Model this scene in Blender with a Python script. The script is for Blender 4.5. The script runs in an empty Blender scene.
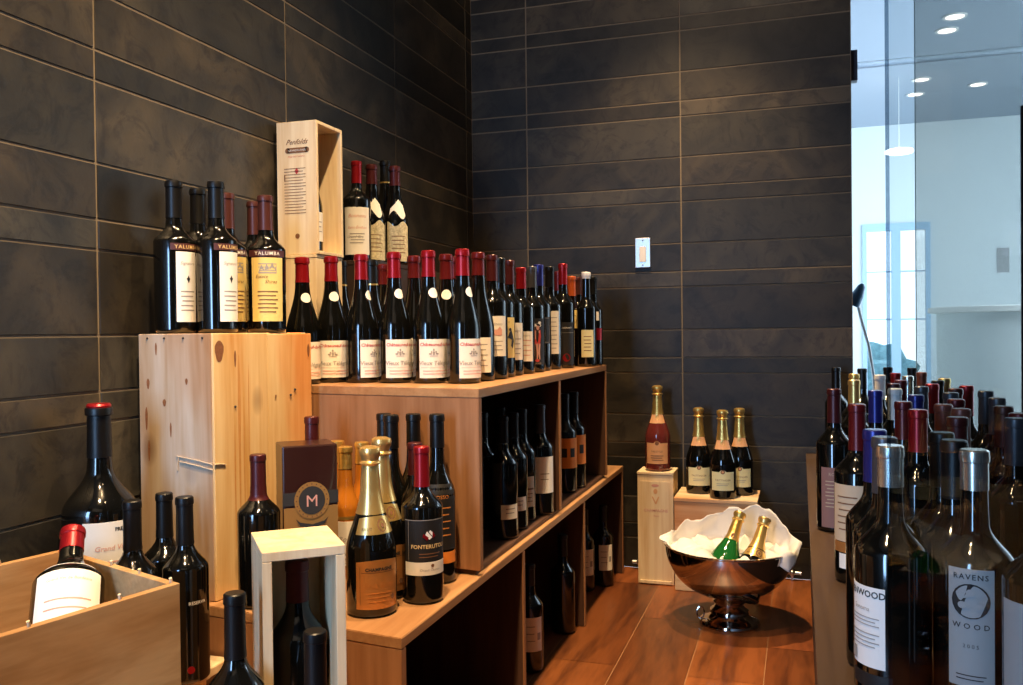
import bpy, bmesh, math, random
from mathutils import Vector, Matrix
random.seed(7)
sc = bpy.context.scene
C = sc.collection
PI = math.pi

# ------------------------------------------------------------ camera, world, lights, exposure
YAW, PITCH, ROLL, FPX, EYE = .3163704, -.01239923, -.01131213, 880.0, .87
fw = Vector((-math.sin(YAW) * math.cos(PITCH), math.cos(YAW) * math.cos(PITCH), math.sin(PITCH)))
r0 = Vector((math.cos(YAW), math.sin(YAW), 0)); u0 = r0.cross(fw)
rt = r0 * math.cos(ROLL) + u0 * math.sin(ROLL)
up = -r0 * math.sin(ROLL) + u0 * math.cos(ROLL)
cd = bpy.data.cameras.new('camera'); cam = bpy.data.objects.new('camera', cd); C.objects.link(cam)
cd.sensor_width = 36; cd.lens = FPX / 1023 * 36; cd.clip_start = .02; cd.clip_end = 60
M = Matrix((rt, up, -fw)).transposed().to_4x4(); M.translation = Vector((0, 0, EYE)); cam.matrix_world = M
sc.camera = cam

w = bpy.data.worlds.new('sky'); sc.world = w; w.use_nodes = True
w.node_tree.nodes['Background'].inputs[0].default_value = (.68, .86, 1.0, 1)
w.node_tree.nodes['Background'].inputs[1].default_value = 2.6

sc.view_settings.view_transform = 'Standard'; sc.view_settings.look = 'None'
sc.view_settings.gamma = 1; sc.view_settings.use_curve_mapping = False
sc.view_settings.exposure = 0.0
sc.cycles.max_bounces = 8; sc.cycles.caustics_reflective = False; sc.cycles.caustics_refractive = False
sc.cycles.sample_clamp_indirect = 4.0

WARM = (1.0, .68, .36)
def light(name, kind, loc, target, energy, col, **k):
    d = bpy.data.lights.new(name, kind); o = bpy.data.objects.new(name, d); C.objects.link(o)
    o.location = loc
    o.rotation_euler = (Vector(target) - Vector(loc)).to_track_quat('-Z', 'Y').to_euler()
    d.energy = energy; d.color = col
    for a, b in k.items(): setattr(d, a, b)
    return o
CEIL = 2.75
SPOTS = [  # downlights in the ceiling of the wine room: x, y, aim x, aim y, aim z, watts, angle
    (-.48, .80, -.90, 1.35, .45, 280, 62),
    (-.42, .35, -.85, .95, .40, 170, 62),
    (-.46, 2.58, -.34, 2.76, .20, 320, 70),
    (-.47, 1.60, -.82, 1.90, .80, 190, 66),
    (.10, .70, -.70, 1.75, .80, 7, 60),
    (.40, 1.75, .15, 2.0, .5, 6, 70),
]
for i, (x, y, ax, ay, az, wt, ang) in enumerate(SPOTS):
    light('downlight_lamp', 'SPOT', (x, y, CEIL - .03), (ax, ay, az), wt, WARM,
          spot_size=math.radians(ang), spot_blend=.8, shadow_soft_size=.035)
light('wall_wash_lamp', 'SPOT', (-.35, 1.9, CEIL - .03), (-.50, 3.15, 2.0), 38, WARM, spot_size=math.radians(95), spot_blend=1, shadow_soft_size=.1)
light('rear_window_light', 'AREA', (-.93, -1.22, 1.12), (-.93, 1.5, 1.12), 48, (.30, .57, 1.0), shape='RECTANGLE', size=.36, size_y=1.5)
light('front_room_light', 'AREA', (1.9, 5.2, 2.5), (1.6, 6.0, 0), 170, (.68, .84, 1.0), shape='RECTANGLE', size=2.2, size_y=3.0)
light('front_room_side_fill', 'AREA', (3.2, 5.6, 1.4), (1.0, 6.8, 1.3), 165, (.66, .83, 1.0), shape='RECTANGLE', size=3.5, size_y=2.0)  # unseen fill added to brighten the front room; no window stands here
light('ambient_light', 'AREA', (.3, -.9, 2.5), (-.4, 2.4, .9), 2, (1.0, .80, .62), shape='RECTANGLE', size=1.6, size_y=1.0)

# ------------------------------------------------------------ helpers
def tag(o, label=None, cat=None, group=None, kind=None):
    if label: o['label'] = label
    if cat: o['category'] = cat
    if group: o['group'] = group
    if kind: o['kind'] = kind
    return o
def empty(name, loc, rz=0, label=None, cat=None, group=None):
    o = bpy.data.objects.new(name, None); C.objects.link(o); o.location = loc; o.rotation_euler = (0, 0, rz)
    o.empty_display_size = .05
    return tag(o, label, cat, group)
def link(name, me, parent=None, m=None):
    o = bpy.data.objects.new(name, me); C.objects.link(o)
    if m is not None and not me.materials: me.materials.append(m)
    if parent is not None: o.parent = parent
    return o
def mesh(name, bm, m=None, smooth=True, ang=35):
    me = bpy.data.meshes.new(name); bmesh.ops.recalc_face_normals(bm, faces=bm.faces[:]); bm.to_mesh(me); bm.free()
    if m is not None: me.materials.append(m)
    if smooth:
        for p in me.polygons: p.use_smooth = True
        me.set_sharp_from_angle(angle=math.radians(ang))
    return me
def box(bm, x0, x1, y0, y1, z0, z1, bev=.001, skew=0.0, sx=0.0):
    vs = []
    for z in (z0, z1):
        for x, y in ((x0, y0), (x1, y0), (x1, y1), (x0, y1)):
            vs.append(bm.verts.new((x, y, z)))
    f = [(0, 3, 2, 1), (4, 5, 6, 7), (0, 1, 5, 4), (1, 2, 6, 5), (2, 3, 7, 6), (3, 0, 4, 7)]
    fs = [bm.faces.new([vs[i] for i in q]) for q in f]
    if bev:
        es = list({e for q in fs for e in q.edges})
        bmesh.ops.bevel(bm, geom=es, offset=bev, segments=2, profile=.5, affect='EDGES')
    return vs
def boxobj(name, dims, m, parent=None, bev=.001):
    bm = bmesh.new(); box(bm, *dims, bev=bev)
    return link(name, mesh(name, bm, m, smooth=False), parent)
def lathe(prof, n=32, close_top=True, close_bot=True):
    bm = bmesh.new(); rings = []
    for r, z in prof:
        rings.append([bm.verts.new((r * math.cos(2 * PI * i / n), r * math.sin(2 * PI * i / n), z)) for i in range(n)])
    for a, b in zip(rings, rings[1:]):
        for i in range(n):
            bm.faces.new((a[i], a[(i + 1) % n], b[(i + 1) % n], b[i]))
    if close_bot: bm.faces.new(rings[0][::-1])
    if close_top: bm.faces.new(rings[-1])
    return bm
def tube(bm, pts, r, n=8):
    rings = []
    for i, p in enumerate(pts):
        p = Vector(p); a = Vector(pts[max(i - 1, 0)]); b = Vector(pts[min(i + 1, len(pts) - 1)])
        t = (b - a).normalized(); s = t.orthogonal().normalized() if i == 0 else (rings_s - t * rings_s.dot(t)).normalized()
        rings_s = s; q = t.cross(s)
        rings.append([bm.verts.new(p + (s * math.cos(2 * PI * k / n) + q * math.sin(2 * PI * k / n)) * r) for k in range(n)])
    for a, b in zip(rings, rings[1:]):
        for i in range(n): bm.faces.new((a[i], a[(i + 1) % n], b[(i + 1) % n], b[i]))
    bm.faces.new(rings[0][::-1]); bm.faces.new(rings[-1])

# ------------------------------------------------------------ materials
def newmat(name):
    m = bpy.data.materials.new(name); m.use_nodes = True
    nt = m.node_tree; return m, nt, nt.nodes['Principled BSDF']
def plain(name, col, rough=.5, metal=0, spec=.5, coat=0, noise=0, bump=0, scale=60, trans=0, ior=1.5):
    m, nt, b = newmat(name)
    b.inputs['Base Color'].default_value = (*col, 1); b.inputs['Roughness'].default_value = rough
    b.inputs['Metallic'].default_value = metal; b.inputs['Specular IOR Level'].default_value = spec
    b.inputs['Coat Weight'].default_value = coat; b.inputs['Coat Roughness'].default_value = .06
    b.inputs['Transmission Weight'].default_value = trans; b.inputs['IOR'].default_value = ior
    if noise or bump:
        tc = nt.nodes.new('ShaderNodeTexCoord'); nz = nt.nodes.new('ShaderNodeTexNoise'); nz.inputs['Scale'].default_value = scale
        nz.inputs['Detail'].default_value = 5
        nt.links.new(tc.outputs['Object'], nz.inputs['Vector'])
        if noise:
            mx = nt.nodes.new('ShaderNodeMix'); mx.data_type = 'RGBA'
            mx.inputs[6].default_value = (*[c * (1 - noise) for c in col], 1); mx.inputs[7].default_value = (*[min(1, c * (1 + noise)) for c in col], 1)
            nt.links.new(nz.outputs['Fac'], mx.inputs[0]); nt.links.new(mx.outputs[2], b.inputs['Base Color'])
        if bump:
            bp = nt.nodes.new('ShaderNodeBump'); bp.inputs['Strength'].default_value = bump; bp.inputs['Distance'].default_value = .002
            nt.links.new(nz.outputs['Fac'], bp.inputs['Height']); nt.links.new(bp.outputs[0], b.inputs['Normal'])
    return m
def wood(name, c1, c2, axis=2, rough=.55, scale=26, knots=0, spec=.3, stretch=14, seed=0., stain=None, tone=False):
    """grain runs along axis; seed shifts the pattern"""
    m, nt, b = newmat(name); N = nt.nodes; L = nt.links
    tc = N.new('ShaderNodeTexCoord'); mp = N.new('ShaderNodeMapping'); L.new(tc.outputs['Object'], mp.inputs['Vector'])
    s = [1, 1, 1]; s[axis] = 1 / stretch; mp.inputs['Scale'].default_value = s; mp.inputs['Location'].default_value = (seed, seed * .7, seed * 1.3)
    n1 = N.new('ShaderNodeTexNoise'); n1.inputs['Scale'].default_value = scale; n1.inputs['Detail'].default_value = 8; n1.inputs['Distortion'].default_value = 1.2
    L.new(mp.outputs[0], n1.inputs['Vector'])
    n2 = N.new('ShaderNodeTexNoise'); n2.inputs['Scale'].default_value = scale * 7; n2.inputs['Detail'].default_value = 3
    L.new(mp.outputs[0], n2.inputs['Vector'])
    add = N.new('ShaderNodeMath'); add.operation = 'MULTIPLY_ADD'; add.inputs[1].default_value = .35; L.new(n2.outputs['Fac'], add.inputs[0]); L.new(n1.outputs['Fac'], add.inputs[2])
    rp = N.new('ShaderNodeValToRGB'); rp.color_ramp.elements[0].position = .48; rp.color_ramp.elements[1].position = .82
    rp.color_ramp.elements[0].color = (*c2, 1); rp.color_ramp.elements[1].color = (*c1, 1); L.new(add.outputs[0], rp.inputs[0])
    col = rp.outputs[0]
    if knots:
        vo = N.new('ShaderNodeTexVoronoi'); vo.inputs['Scale'].default_value = knots
        mp2 = N.new('ShaderNodeMapping'); s2 = [1, 1, 1]; s2[axis] = .6; mp2.inputs['Scale'].default_value = s2; mp2.inputs['Location'].default_value = (seed * 2, seed, seed)
        L.new(tc.outputs['Object'], mp2.inputs['Vector']); L.new(mp2.outputs[0], vo.inputs['Vector'])
        r2 = N.new('ShaderNodeValToRGB'); r2.color_ramp.elements[0].position = .06; r2.color_ramp.elements[1].position = .22
        r2.color_ramp.elements[0].color = (.16, .05, .02, 1); r2.color_ramp.elements[1].color = (1, 1, 1, 1); L.new(vo.outputs['Distance'], r2.inputs[0])
        mx = N.new('ShaderNodeMix'); mx.data_type = 'RGBA'; mx.blend_type = 'MULTIPLY'; mx.inputs[0].default_value = .8
        L.new(col, mx.inputs[6]); L.new(r2.outputs[0], mx.inputs[7]); col = mx.outputs[2]
    if stain:
        n3 = N.new('ShaderNodeTexNoise'); n3.inputs['Scale'].default_value = 4.5; n3.inputs['Detail'].default_value = 3
        mp3 = N.new('ShaderNodeMapping'); s3 = [1, 1, 1]; s3[axis] = .4; mp3.inputs['Scale'].default_value = s3; mp3.inputs['Location'].default_value = (seed, 3, 1)
        L.new(tc.outputs['Object'], mp3.inputs['Vector']); L.new(mp3.outputs[0], n3.inputs['Vector'])
        r3 = N.new('ShaderNodeValToRGB'); r3.color_ramp.elements[0].position = .48; r3.color_ramp.elements[1].position = .62
        r3.color_ramp.elements[0].color = (1, 1, 1, 1); r3.color_ramp.elements[1].color = (*stain, 1); L.new(n3.outputs['Fac'], r3.inputs[0])
        mx = N.new('ShaderNodeMix'); mx.data_type = 'RGBA'; mx.blend_type = 'MULTIPLY'; mx.inputs[0].default_value = .8
        L.new(col, mx.inputs[6]); L.new(r3.outputs[0], mx.inputs[7]); col = mx.outputs[2]
    if tone:
        at = N.new('ShaderNodeAttribute'); at.attribute_name = 'tone'
        mx = N.new('ShaderNodeMix'); mx.data_type = 'RGBA'; mx.blend_type = 'MULTIPLY'; mx.inputs[0].default_value = 1
        L.new(col, mx.inputs[6]); L.new(at.outputs['Color'], mx.inputs[7]); col = mx.outputs[2]
    L.new(col, b.inputs['Base Color'])
    b.inputs['Roughness'].default_value = rough; b.inputs['Specular IOR Level'].default_value = spec
    bp = N.new('ShaderNodeBump'); bp.inputs['Strength'].default_value = .25; bp.inputs['Distance'].default_value = .001
    L.new(add.outputs[0], bp.inputs['Height']); L.new(bp.outputs[0], b.inputs['Normal'])
    return m
def slate(name):
    m, nt, b = newmat(name); N = nt.nodes; L = nt.links
    tc = N.new('ShaderNodeTexCoord'); at = N.new('ShaderNodeAttribute'); at.attribute_name = 'tone'
    n1 = N.new('ShaderNodeTexNoise'); n1.inputs['Scale'].default_value = 4; n1.inputs['Detail'].default_value = 9; n1.inputs['Distortion'].default_value = 1.5
    vv = N.new('ShaderNodeVectorMath'); vv.operation = 'MULTIPLY_ADD'; vv.inputs[1].default_value = (7, 9, 5)
    L.new(at.outputs['Color'], vv.inputs[0]); L.new(tc.outputs['Object'], vv.inputs[2]); L.new(vv.outputs[0], n1.inputs['Vector'])
    n2 = N.new('ShaderNodeTexNoise'); n2.inputs['Scale'].default_value = 120; n2.inputs['Detail'].default_value = 4; L.new(tc.outputs['Object'], n2.inputs['Vector'])
    rp = N.new('ShaderNodeValToRGB'); e = rp.color_ramp.elements
    e[0].position = .30; e[0].color = (.013, .012, .0105, 1); e[1].position = .72; e[1].color = (.052, .043, .029, 1)
    k = e.new(.5); k.color = (.028, .0245, .019, 1)
    L.new(n1.outputs['Fac'], rp.inputs[0])
    mx = N.new('ShaderNodeMix'); mx.data_type = 'RGBA'; mx.blend_type = 'MULTIPLY'; mx.inputs[0].default_value = 1
    L.new(rp.outputs[0], mx.inputs[6]); L.new(at.outputs['Color'], mx.inputs[7])
    n4 = N.new('ShaderNodeTexNoise'); n4.inputs['Scale'].default_value = 9; n4.inputs['Detail'].default_value = 10; n4.inputs['Roughness'].default_value = .7; n4.inputs['Distortion'].default_value = 2.2
    L.new(vv.outputs[0], n4.inputs['Vector'])
    r4 = N.new('ShaderNodeValToRGB'); r4.color_ramp.elements[0].position = .38; r4.color_ramp.elements[1].position = .50
    r4.color_ramp.elements[0].color = (.55, .55, .60, 1); r4.color_ramp.elements[1].color = (1.0, 1.0, 1.0, 1); L.new(n4.outputs['Fac'], r4.inputs[0])
    m4 = N.new('ShaderNodeMix'); m4.data_type = 'RGBA'; m4.blend_type = 'MULTIPLY'; m4.inputs[0].default_value = 1
    L.new(mx.outputs[2], m4.inputs[6]); L.new(r4.outputs[0], m4.inputs[7]); L.new(m4.outputs[2], b.inputs['Base Color'])
    b.inputs['Roughness'].default_value = .5; b.inputs['Specular IOR Level'].default_value = .35
    ad = N.new('ShaderNodeMath'); ad.operation = 'MULTIPLY_ADD'; ad.inputs[1].default_value = .2; L.new(n2.outputs['Fac'], ad.inputs[0]); L.new(n1.outputs['Fac'], ad.inputs[2])
    bp = N.new('ShaderNodeBump'); bp.inputs['Strength'].default_value = .35; bp.inputs['Distance'].default_value = .003
    L.new(ad.outputs[0], bp.inputs['Height']); L.new(bp.outputs[0], b.inputs['Normal'])
    return m
def pane(name, tint, gloss=1.25, base=0.0):
    m = bpy.data.materials.new(name); m.use_nodes = True; nt = m.node_tree; N = nt.nodes; L = nt.links
    N.remove(N['Principled BSDF']); out = N['Material Output']
    tr = N.new('ShaderNodeBsdfTransparent'); tr.inputs[0].default_value = (*tint, 1)
    gl = N.new('ShaderNodeBsdfGlossy'); gl.inputs['Roughness'].default_value = .0
    mx = N.new('ShaderNodeMixShader'); mx.inputs[0].default_value = gloss; L.new(tr.outputs[0], mx.inputs[1]); L.new(gl.outputs[0], mx.inputs[2])
    L.new(mx.outputs[0], out.inputs[0])
    return m

MAT = dict(
    slate=slate('slate_tile'), grout=plain('grout', (.17, .135, .095), .9, noise=.2),
    dark=plain('dark_bottle_glass', (.003, .003, .0025), .085, spec=.72),
    darkbrown=plain('brown_bottle_glass', (.007, .003, .002), .05, spec=.42),
    green=plain('green_bottle_glass', (.01, .11, .02), .05, spec=.6, coat=.4),
    amber=plain('golden_wine_glass', (.42, .14, .014), .06, spec=.6, coat=.4),
    rose=plain('rose_wine_glass', (.13, .022, .018), .06, spec=.6, coat=.4),
    cream=plain('cream_paper', (.83, .78, .68), .75, noise=.03), white=plain('white_paper', (.88, .86, .82), .7, noise=.02),
    yellow=plain('yellow_paper', (.80, .60, .20), .7, noise=.04), buff=plain('buff_paper', (.60, .48, .33), .7, noise=.05),
    pinkpaper=plain('dull_pink_paper', (.30, .16, .14), .7, noise=.05), blackpaper=plain('black_paper', (.009, .008, .008), .6),
    maroonpaper=plain('maroon_paper', (.07, .016, .016), .55), orange=plain('orange_paper', (.80, .24, .03), .6, noise=.05),
    copper=plain('copper_foil_paper', (.62, .27, .08), .38, metal=.55, noise=.06), grey=plain('grey_paper', (.42, .42, .42), .6),
    mottled=plain('mottled_paper', (.60, .50, .30), .8, noise=.75, scale=170),
    champlabel=plain('champagne_label_paper', (.84, .77, .42), .55, noise=.03), peach=plain('peach_label_paper', (.72, .38, .18), .5, noise=.03),
    red=plain('red_foil', (.33, .008, .014), .30, metal=.55, spec=.6), darkred=plain('dark_red_foil', (.13, .010, .012), .3, metal=.35),
    maroon=plain('maroon_foil', (.07, .010, .011), .35, metal=.3), brown=plain('brown_foil', (.085, .024, .018), .35, metal=.4),
    black=plain('black_foil', (.0035, .0033, .0035), .38, spec=.35), gold=plain('gold_foil', (.92, .60, .17), .30, metal=.85, bump=.6, scale=160),
    palegold=plain('pale_gold_foil', (.86, .58, .20), .30, metal=.8), silver=plain('silver_foil', (.70, .66, .58), .25, metal=.9),
    blue=plain('blue_foil', (.02, .022, .17), .3, metal=.4), whitefoil=plain('white_foil', (.85, .84, .80), .4), orangefoil=plain('orange_foil', (.55, .10, .02), .35, metal=.3),
    pinkfoil=plain('dusty_pink_foil', (.22, .07, .05), .35, metal=.3), greyfoil=plain('grey_foil', (.07, .07, .08), .35, metal=.4),
    inkblack=plain('black_ink', (.02, .02, .02), .7), inkred=plain('red_ink', (.50, .05, .05), .7), inkbrown=plain('brown_ink', (.20, .09, .04), .7),
    inkgold=plain('gold_ink', (.75, .52, .22), .5), inkgrey=plain('grey_ink', (.34, .31, .28), .7), inkpink=plain('pink_ink', (.68, .34, .27), .7),
    inkwhite=plain('white_ink', (.85, .83, .80), .6), orangeink=plain('orange_ink', (.60, .22, .05), .6),
    pine=wood('pine', (.80, .58, .30), (.58, .33, .12), 2, stretch=14, scale=20, seed=1, knots=0),
    pinec=wood('knotty_crate_pine', (.84, .60, .30), (.66, .36, .11), 2, scale=14, seed=2.3, knots=9, rough=.7, stain=(.95, .55, .30)),
    pineg=wood('crate_pine_cool_lit', (.60, .50, .40), (.44, .30, .18), 2, scale=14, seed=5.1, knots=9, rough=.75, stain=(.75, .45, .22)),  # same crate pine, greyed for the cooler light falling on its ends
    pinel=wood('pale_box_wood', (.86, .70, .46), (.70, .50, .28), 2, scale=22, seed=3.7),
    pines=wood('pale_knotty_box_wood', (.84, .66, .42), (.66, .42, .2), 0, scale=18, seed=8.2, knots=5, stain=(.85, .45, .25)),
    crate=wood('honey_crate_wood', (.52, .34, .17), (.37, .22, .095), 1, scale=24, seed=6.3, stain=(.8, .6, .4)),
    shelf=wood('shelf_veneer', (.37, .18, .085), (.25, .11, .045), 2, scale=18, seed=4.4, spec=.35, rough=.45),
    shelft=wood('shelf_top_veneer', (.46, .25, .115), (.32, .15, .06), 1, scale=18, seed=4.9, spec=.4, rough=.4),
    inner=wood('shade_painted_veneer', (.075, .036, .022), (.045, .02, .012), 2, scale=18, seed=7, rough=.5), shelfback=wood('dark_cabinet_back', (.05, .022, .012), (.03, .012, .008), 2, scale=18, seed=9),  # inner: shelf veneer darkened to paint in the shade inside the bays
    floor=wood('floor_boards', (.21, .066, .019), (.082, .024, .008), 1, rough=.32, scale=13, seed=1.7, spec=.5, stretch=7, tone=True),
    counter=wood('counter_top_wood', (.085, .052, .032), (.05, .028, .018), 1, rough=.45, scale=16, seed=2.9),
    counterside=plain('dark_counter_side', (.02, .015, .013), .5),
    chrome=plain('dark_polished_steel', (.50, .44, .40), .07, metal=1), steel=plain('brushed_steel', (.55, .55, .55), .28, metal=1),
    knot=plain('knot_brown', (.24, .09, .03), .7, noise=.5, scale=200), resin=plain('resin_orange', (.62, .29, .075), .7, noise=.15, scale=90), linen=plain('white_linen', (.86, .82, .76), .85, bump=.1, scale=400), plate=plain('switch_plate_metal', (.55, .50, .46), .32, metal=.85),
    rocker=plain('switch_rocker_plastic', (.75, .72, .68), .4),
    plaster=plain('white_plaster', (.78, .82, .82), .9, noise=.02, scale=3), ceiling=plain('ceiling_paint', (.40, .45, .52), .9),
    darkpaint=plain('dark_wall_paint', (.045, .04, .035), .8), roomceiling=plain('wine_room_ceiling_paint', (.12, .11, .10), .9), frame=plain('pale_blue_window_frame', (.45, .62, .78), .5),
    post=plain('dark_door_post', (.03, .025, .035), .4), box=plain('dark_wine_carton', (.028, .007, .005), .32, coat=.3),
    cartongold=plain('gold_carton_print', (.50, .27, .08), .35, metal=.5), lampwhite=plain('white_lamp_enamel', (.8, .82, .82), .35),
    lampblue=plain('blue_lamp_shade', (.03, .10, .18), .3), tape=plain('clear_packing_tape', (.62, .50, .36), .22),
    glassedge=plain('green_glass_edge', (.10, .16, .17), .2, spec=.6), darkwood=plain('dark_stained_wood', (.03, .017, .012), .5),
    skin=plain('pink_ink_figure', (.60, .32, .26), .6), roundel=plain('white_round_counter', (.72, .76, .76), .6),
)
MAT['glass'] = pane('clear_display_glass', (.86, .88, .88), .02)
MAT['tinted'] = pane('grey_door_glass', (.72, .72, .70), .04)
MAT['edge'] = pane('frosted_glass_edge', (.62, .68, .74), .10)
MAT['windowglass'] = pane('window_glass', (.97, .98, 1), .03)
m, nt, b = newmat('lit_lamp'); b.inputs['Emission Color'].default_value = (1, .95, .85, 1); b.inputs['Emission Strength'].default_value = 6; MAT['lit'] = m
m, nt, b = newmat('lit_warm_lamp'); b.inputs['Emission Color'].default_value = (1, .72, .42, 1); b.inputs['Emission Strength'].default_value = 14; MAT['litwarm'] = m

# ------------------------------------------------------------ the room shell
H = .87
COURSES = [1.122, 1.071, .925, .82, .765, .62, .515, .46, .311, .21, .155, .001, -.1, -.155, -.306, -.41, -.463, -.607, -.705, -.759, -.87]
def course_lines():
    z = [c + H for c in COURSES]; z[-1] = 0.0; z = z[::-1]
    top = z[-1]; pat = [.102, .055, .15]; i = 0
    while z[-1] < CEIL: z.append(min(CEIL, z[-1] + pat[i % 3])); i += 1
    return z
ZL = course_lines()
def tiled_wall(name, cols, place):
    """cols: horizontal tile limits; place(u, z, d) -> world point, d = out of the wall"""
    bm = bmesh.new(); lay = bm.loops.layers.float_color.new('tone'); g = .0023
    rnd = random.Random(len(cols))
    def quad(pts, t, mi):
        f = bm.faces.new([bm.verts.new(p) for p in pts]); f.material_index = mi
        for l in f.loops: l[lay] = (*t, 1)
    u0, u1 = cols[0], cols[-1]
    quad([place(u0, ZL[0], 0), place(u1, ZL[0], 0), place(u1, ZL[-1], 0), place(u0, ZL[-1], 0)], (1, 1, 1), 1)
    for a, b_ in zip(cols, cols[1:]):
        for z0, z1 in zip(ZL, ZL[1:]):
            if z1 - z0 < .01: continue
            v = rnd.choice([.6, .75, .9, 1.0, 1.15, 1.3, 1.6]); w_ = rnd.uniform(-.06, .08)
            t = (v * (1 + w_), v, v * (1 - w_)); d = .0014 + rnd.uniform(0, .001); e = .001
            P = [(a + g, z0 + g), (b_ - g, z0 + g), (b_ - g, z1 - g), (a + g, z1 - g)]
            I = [(a + g + e, z0 + g + e), (b_ - g - e, z0 + g + e), (b_ - g - e, z1 - g - e), (a + g + e, z1 - g - e)]
            quad([place(u, z, d) for u, z in I], t, 0)
            for k in range(4):
                k2 = (k + 1) % 4
                quad([place(*P[k], 0), place(*P[k2], 0), place(*I[k2], d), place(*I[k], d)], t, 0)
    bmesh.ops.remove_doubles(bm, verts=bm.verts[:], dist=1e-6)
    me = mesh(name, bm, MAT['slate'], smooth=False); me.materials.append(MAT['grout'])
    return tag(link(name, me), kind='structure')
XW, YW, XE = -1.2, 3.2, .172
tiled_wall('wall_back', [XW, -.977, -.401, XE], lambda u, z, d: (u, YW - d, z))
tiled_wall('wall_left', [-.555, .04, .655, 1.275, 1.898, 2.518, 3.137, YW], lambda u, z, d: (XW + d, u, z))
def slab(name, dims, m): return tag(boxobj(name, dims, m, bev=0), kind='structure')
slab('wall_back_core', (XW - .2, XE - .001, YW + .003, YW + .16, 0, CEIL), MAT['post']).name = 'wall_back_end'
slab('wall_left_front', (XW - .1, XW, -1.42, -.556, 0, CEIL), MAT['darkpaint'])
slab('ceiling', (XW, 3.6, -1.42, YW, CEIL, CEIL + .06), MAT['roomceiling'])
slab('wall_right', (3.6, 3.7, -1.4, YW, 0, CEIL), MAT['darkpaint'])
slab('wall_right_front_room', (3.6, 3.7, YW + .001, 8.0, 0, CEIL), MAT['plaster'])
# rear wall with a tall window
bm = bmesh.new()
for d in ((XW, -1.18, -1.42, -1.3, 0, CEIL), (-.68, 3.6, -1.42, -1.3, 0, CEIL), (-1.18, -.68, -1.42, -1.3, 0, .36), (-1.18, -.68, -1.42, -1.3, 1.87, CEIL)): box(bm, *d, bev=0)
tag(link('wall_front', mesh('wall_front', bm, MAT['darkpaint'], False)), kind='structure')
boxobj('pane', (-1.179, -.681, -1.37, -1.36, .361, 1.869), MAT['windowglass']).name = 'window_2'
tag(bpy.data.objects['window_2'], kind='structure')

# floor of the wine room: boards running to the back wall
bm = bmesh.new(); lay = bm.loops.layers.float_color.new('tone'); rnd = random.Random(3)
x = XW; k = 0
while x < 3.6:
    x1 = min(3.6, x + .185); y = -2.6 - rnd.uniform(0, .6)
    while y < YW:
        y1 = min(YW, y + rnd.choice([.55, .75, .95]))
        if y1 > -2.5:
            ya = max(y, -2.6); t = rnd.choice([.65, .8, 1, 1.15, 1.4]); g = .0012
            f = bm.faces.new([bm.verts.new(p) for p in ((x + g, ya + g, 0), (x1 - g, ya + g, 0), (x1 - g, y1 - g, 0), (x + g, y1 - g, 0))])
            for l in f.loops: l[lay] = (t, t * rnd.uniform(.9, 1.05), t * .95, 1)
        y = y1
    x = x1
fl = mesh('floor', bm, MAT['floor'], False)
tag(link('floor', fl), kind='structure')
slab('floor_joint', (XW, 3.6, -2.6, YW, -.03, -.0012), plain('board_joint', (.30, .15, .07), .6)).name = 'floor_base'
slab('floor_front_room', (XE, 3.6, YW + .001, 8.0, -.03, 0), plain('pale_floor', (.35, .38, .40), .4))

# the bright room seen through the glass
ZC = 1.69 + H
slab('ceiling_front_room', (-.6, 3.6, YW + .17, 8.0, ZC, ZC + .05), MAT['ceiling'])
slab('trim_1', (XE + .001, 3.6, YW + .02, YW + .165, ZC + .06, CEIL + .05), MAT['ceiling'])
slab('wall_side', (-.7, -.6, YW + .161, 8.0, 0, ZC), MAT['plaster'])
WX0, WX1, WZ1 = .508, 1.031, .867 + H
bm = bmesh.new()
for d in ((-.6, WX0, 8.0, 8.12, 0, ZC), (WX1, 3.6, 8.0, 8.12, 0, ZC), (WX0, WX1, 8.0, 8.12, WZ1, ZC)): box(bm, *d, bev=0)
tag(link('wall_far', mesh('wall_far', bm, MAT['plaster'], False)), kind='structure')
door = empty('door_1', ((WX0 + WX1) / 2, 8.0, 0)); tag(door, kind='structure')
xm = (WX0 + WX1) / 2
for s, (a, b_) in enumerate(((WX0, xm), (xm, WX1))):
    bm = bmesh.new(); a -= door.location.x; b_ -= door.location.x; t = .035
    for d in ((a, a + t, -.02, .03, 0, WZ1), (b_ - t, b_, -.02, .03, 0, WZ1), (a + t, b_ - t, -.02, .03, WZ1 - .06, WZ1), (a + t, b_ - t, -.02, .03, 0, .12)): box(bm, *d, bev=0)
    for zz in (.93, 1.33): box(bm, a + t, b_ - t, .0, .012, zz, zz + .012, bev=0)
    link('door_frame', mesh('door_frame', bm, MAT['frame'], False), door)
    boxobj('door_pane', (a + t, b_ - t, .013, .018, .12, WZ1 - .06), MAT['windowglass'], door, 0)
# hedge-like dim shapes outside the door
def lobed(name, loc, r, m, label, cat, group=None):
    bm = bmesh.new(); bmesh.ops.create_icosphere(bm, subdivisions=4, radius=r)
    for v in bm.verts:
        n = v.co.normalized(); v.co *= 1 + .16 * math.sin(n.x * 9 + loc[0] * 5) * math.cos(n.z * 8) + .08 * math.sin(n.y * 21)
    for v in bm.verts: v.co.z = max(v.co.z, -r * .8)
    o = link(name, mesh(name, bm, m)); o.location = loc
    return tag(o, label, cat, group)
MAT['leaf'] = plain('pale_blue_green_leaves', (.18, .34, .38), .8, noise=.5, scale=30)
slab('pavement', (-1, 3.5, 8.13, 11.5, -.06, -.01), plain('pavement', (.45, .5, .52), .8))
lobed('bush', (.66, 9.3, .31), .40, MAT['leaf'], 'low rounded bush outside behind left leaf of the bright glass door', 'bush')
lobed('bush', (1.55, 9.6, .25), .32, MAT['leaf'], 'small rounded bush outside behind right leaf of the bright glass door', 'bush')

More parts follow.
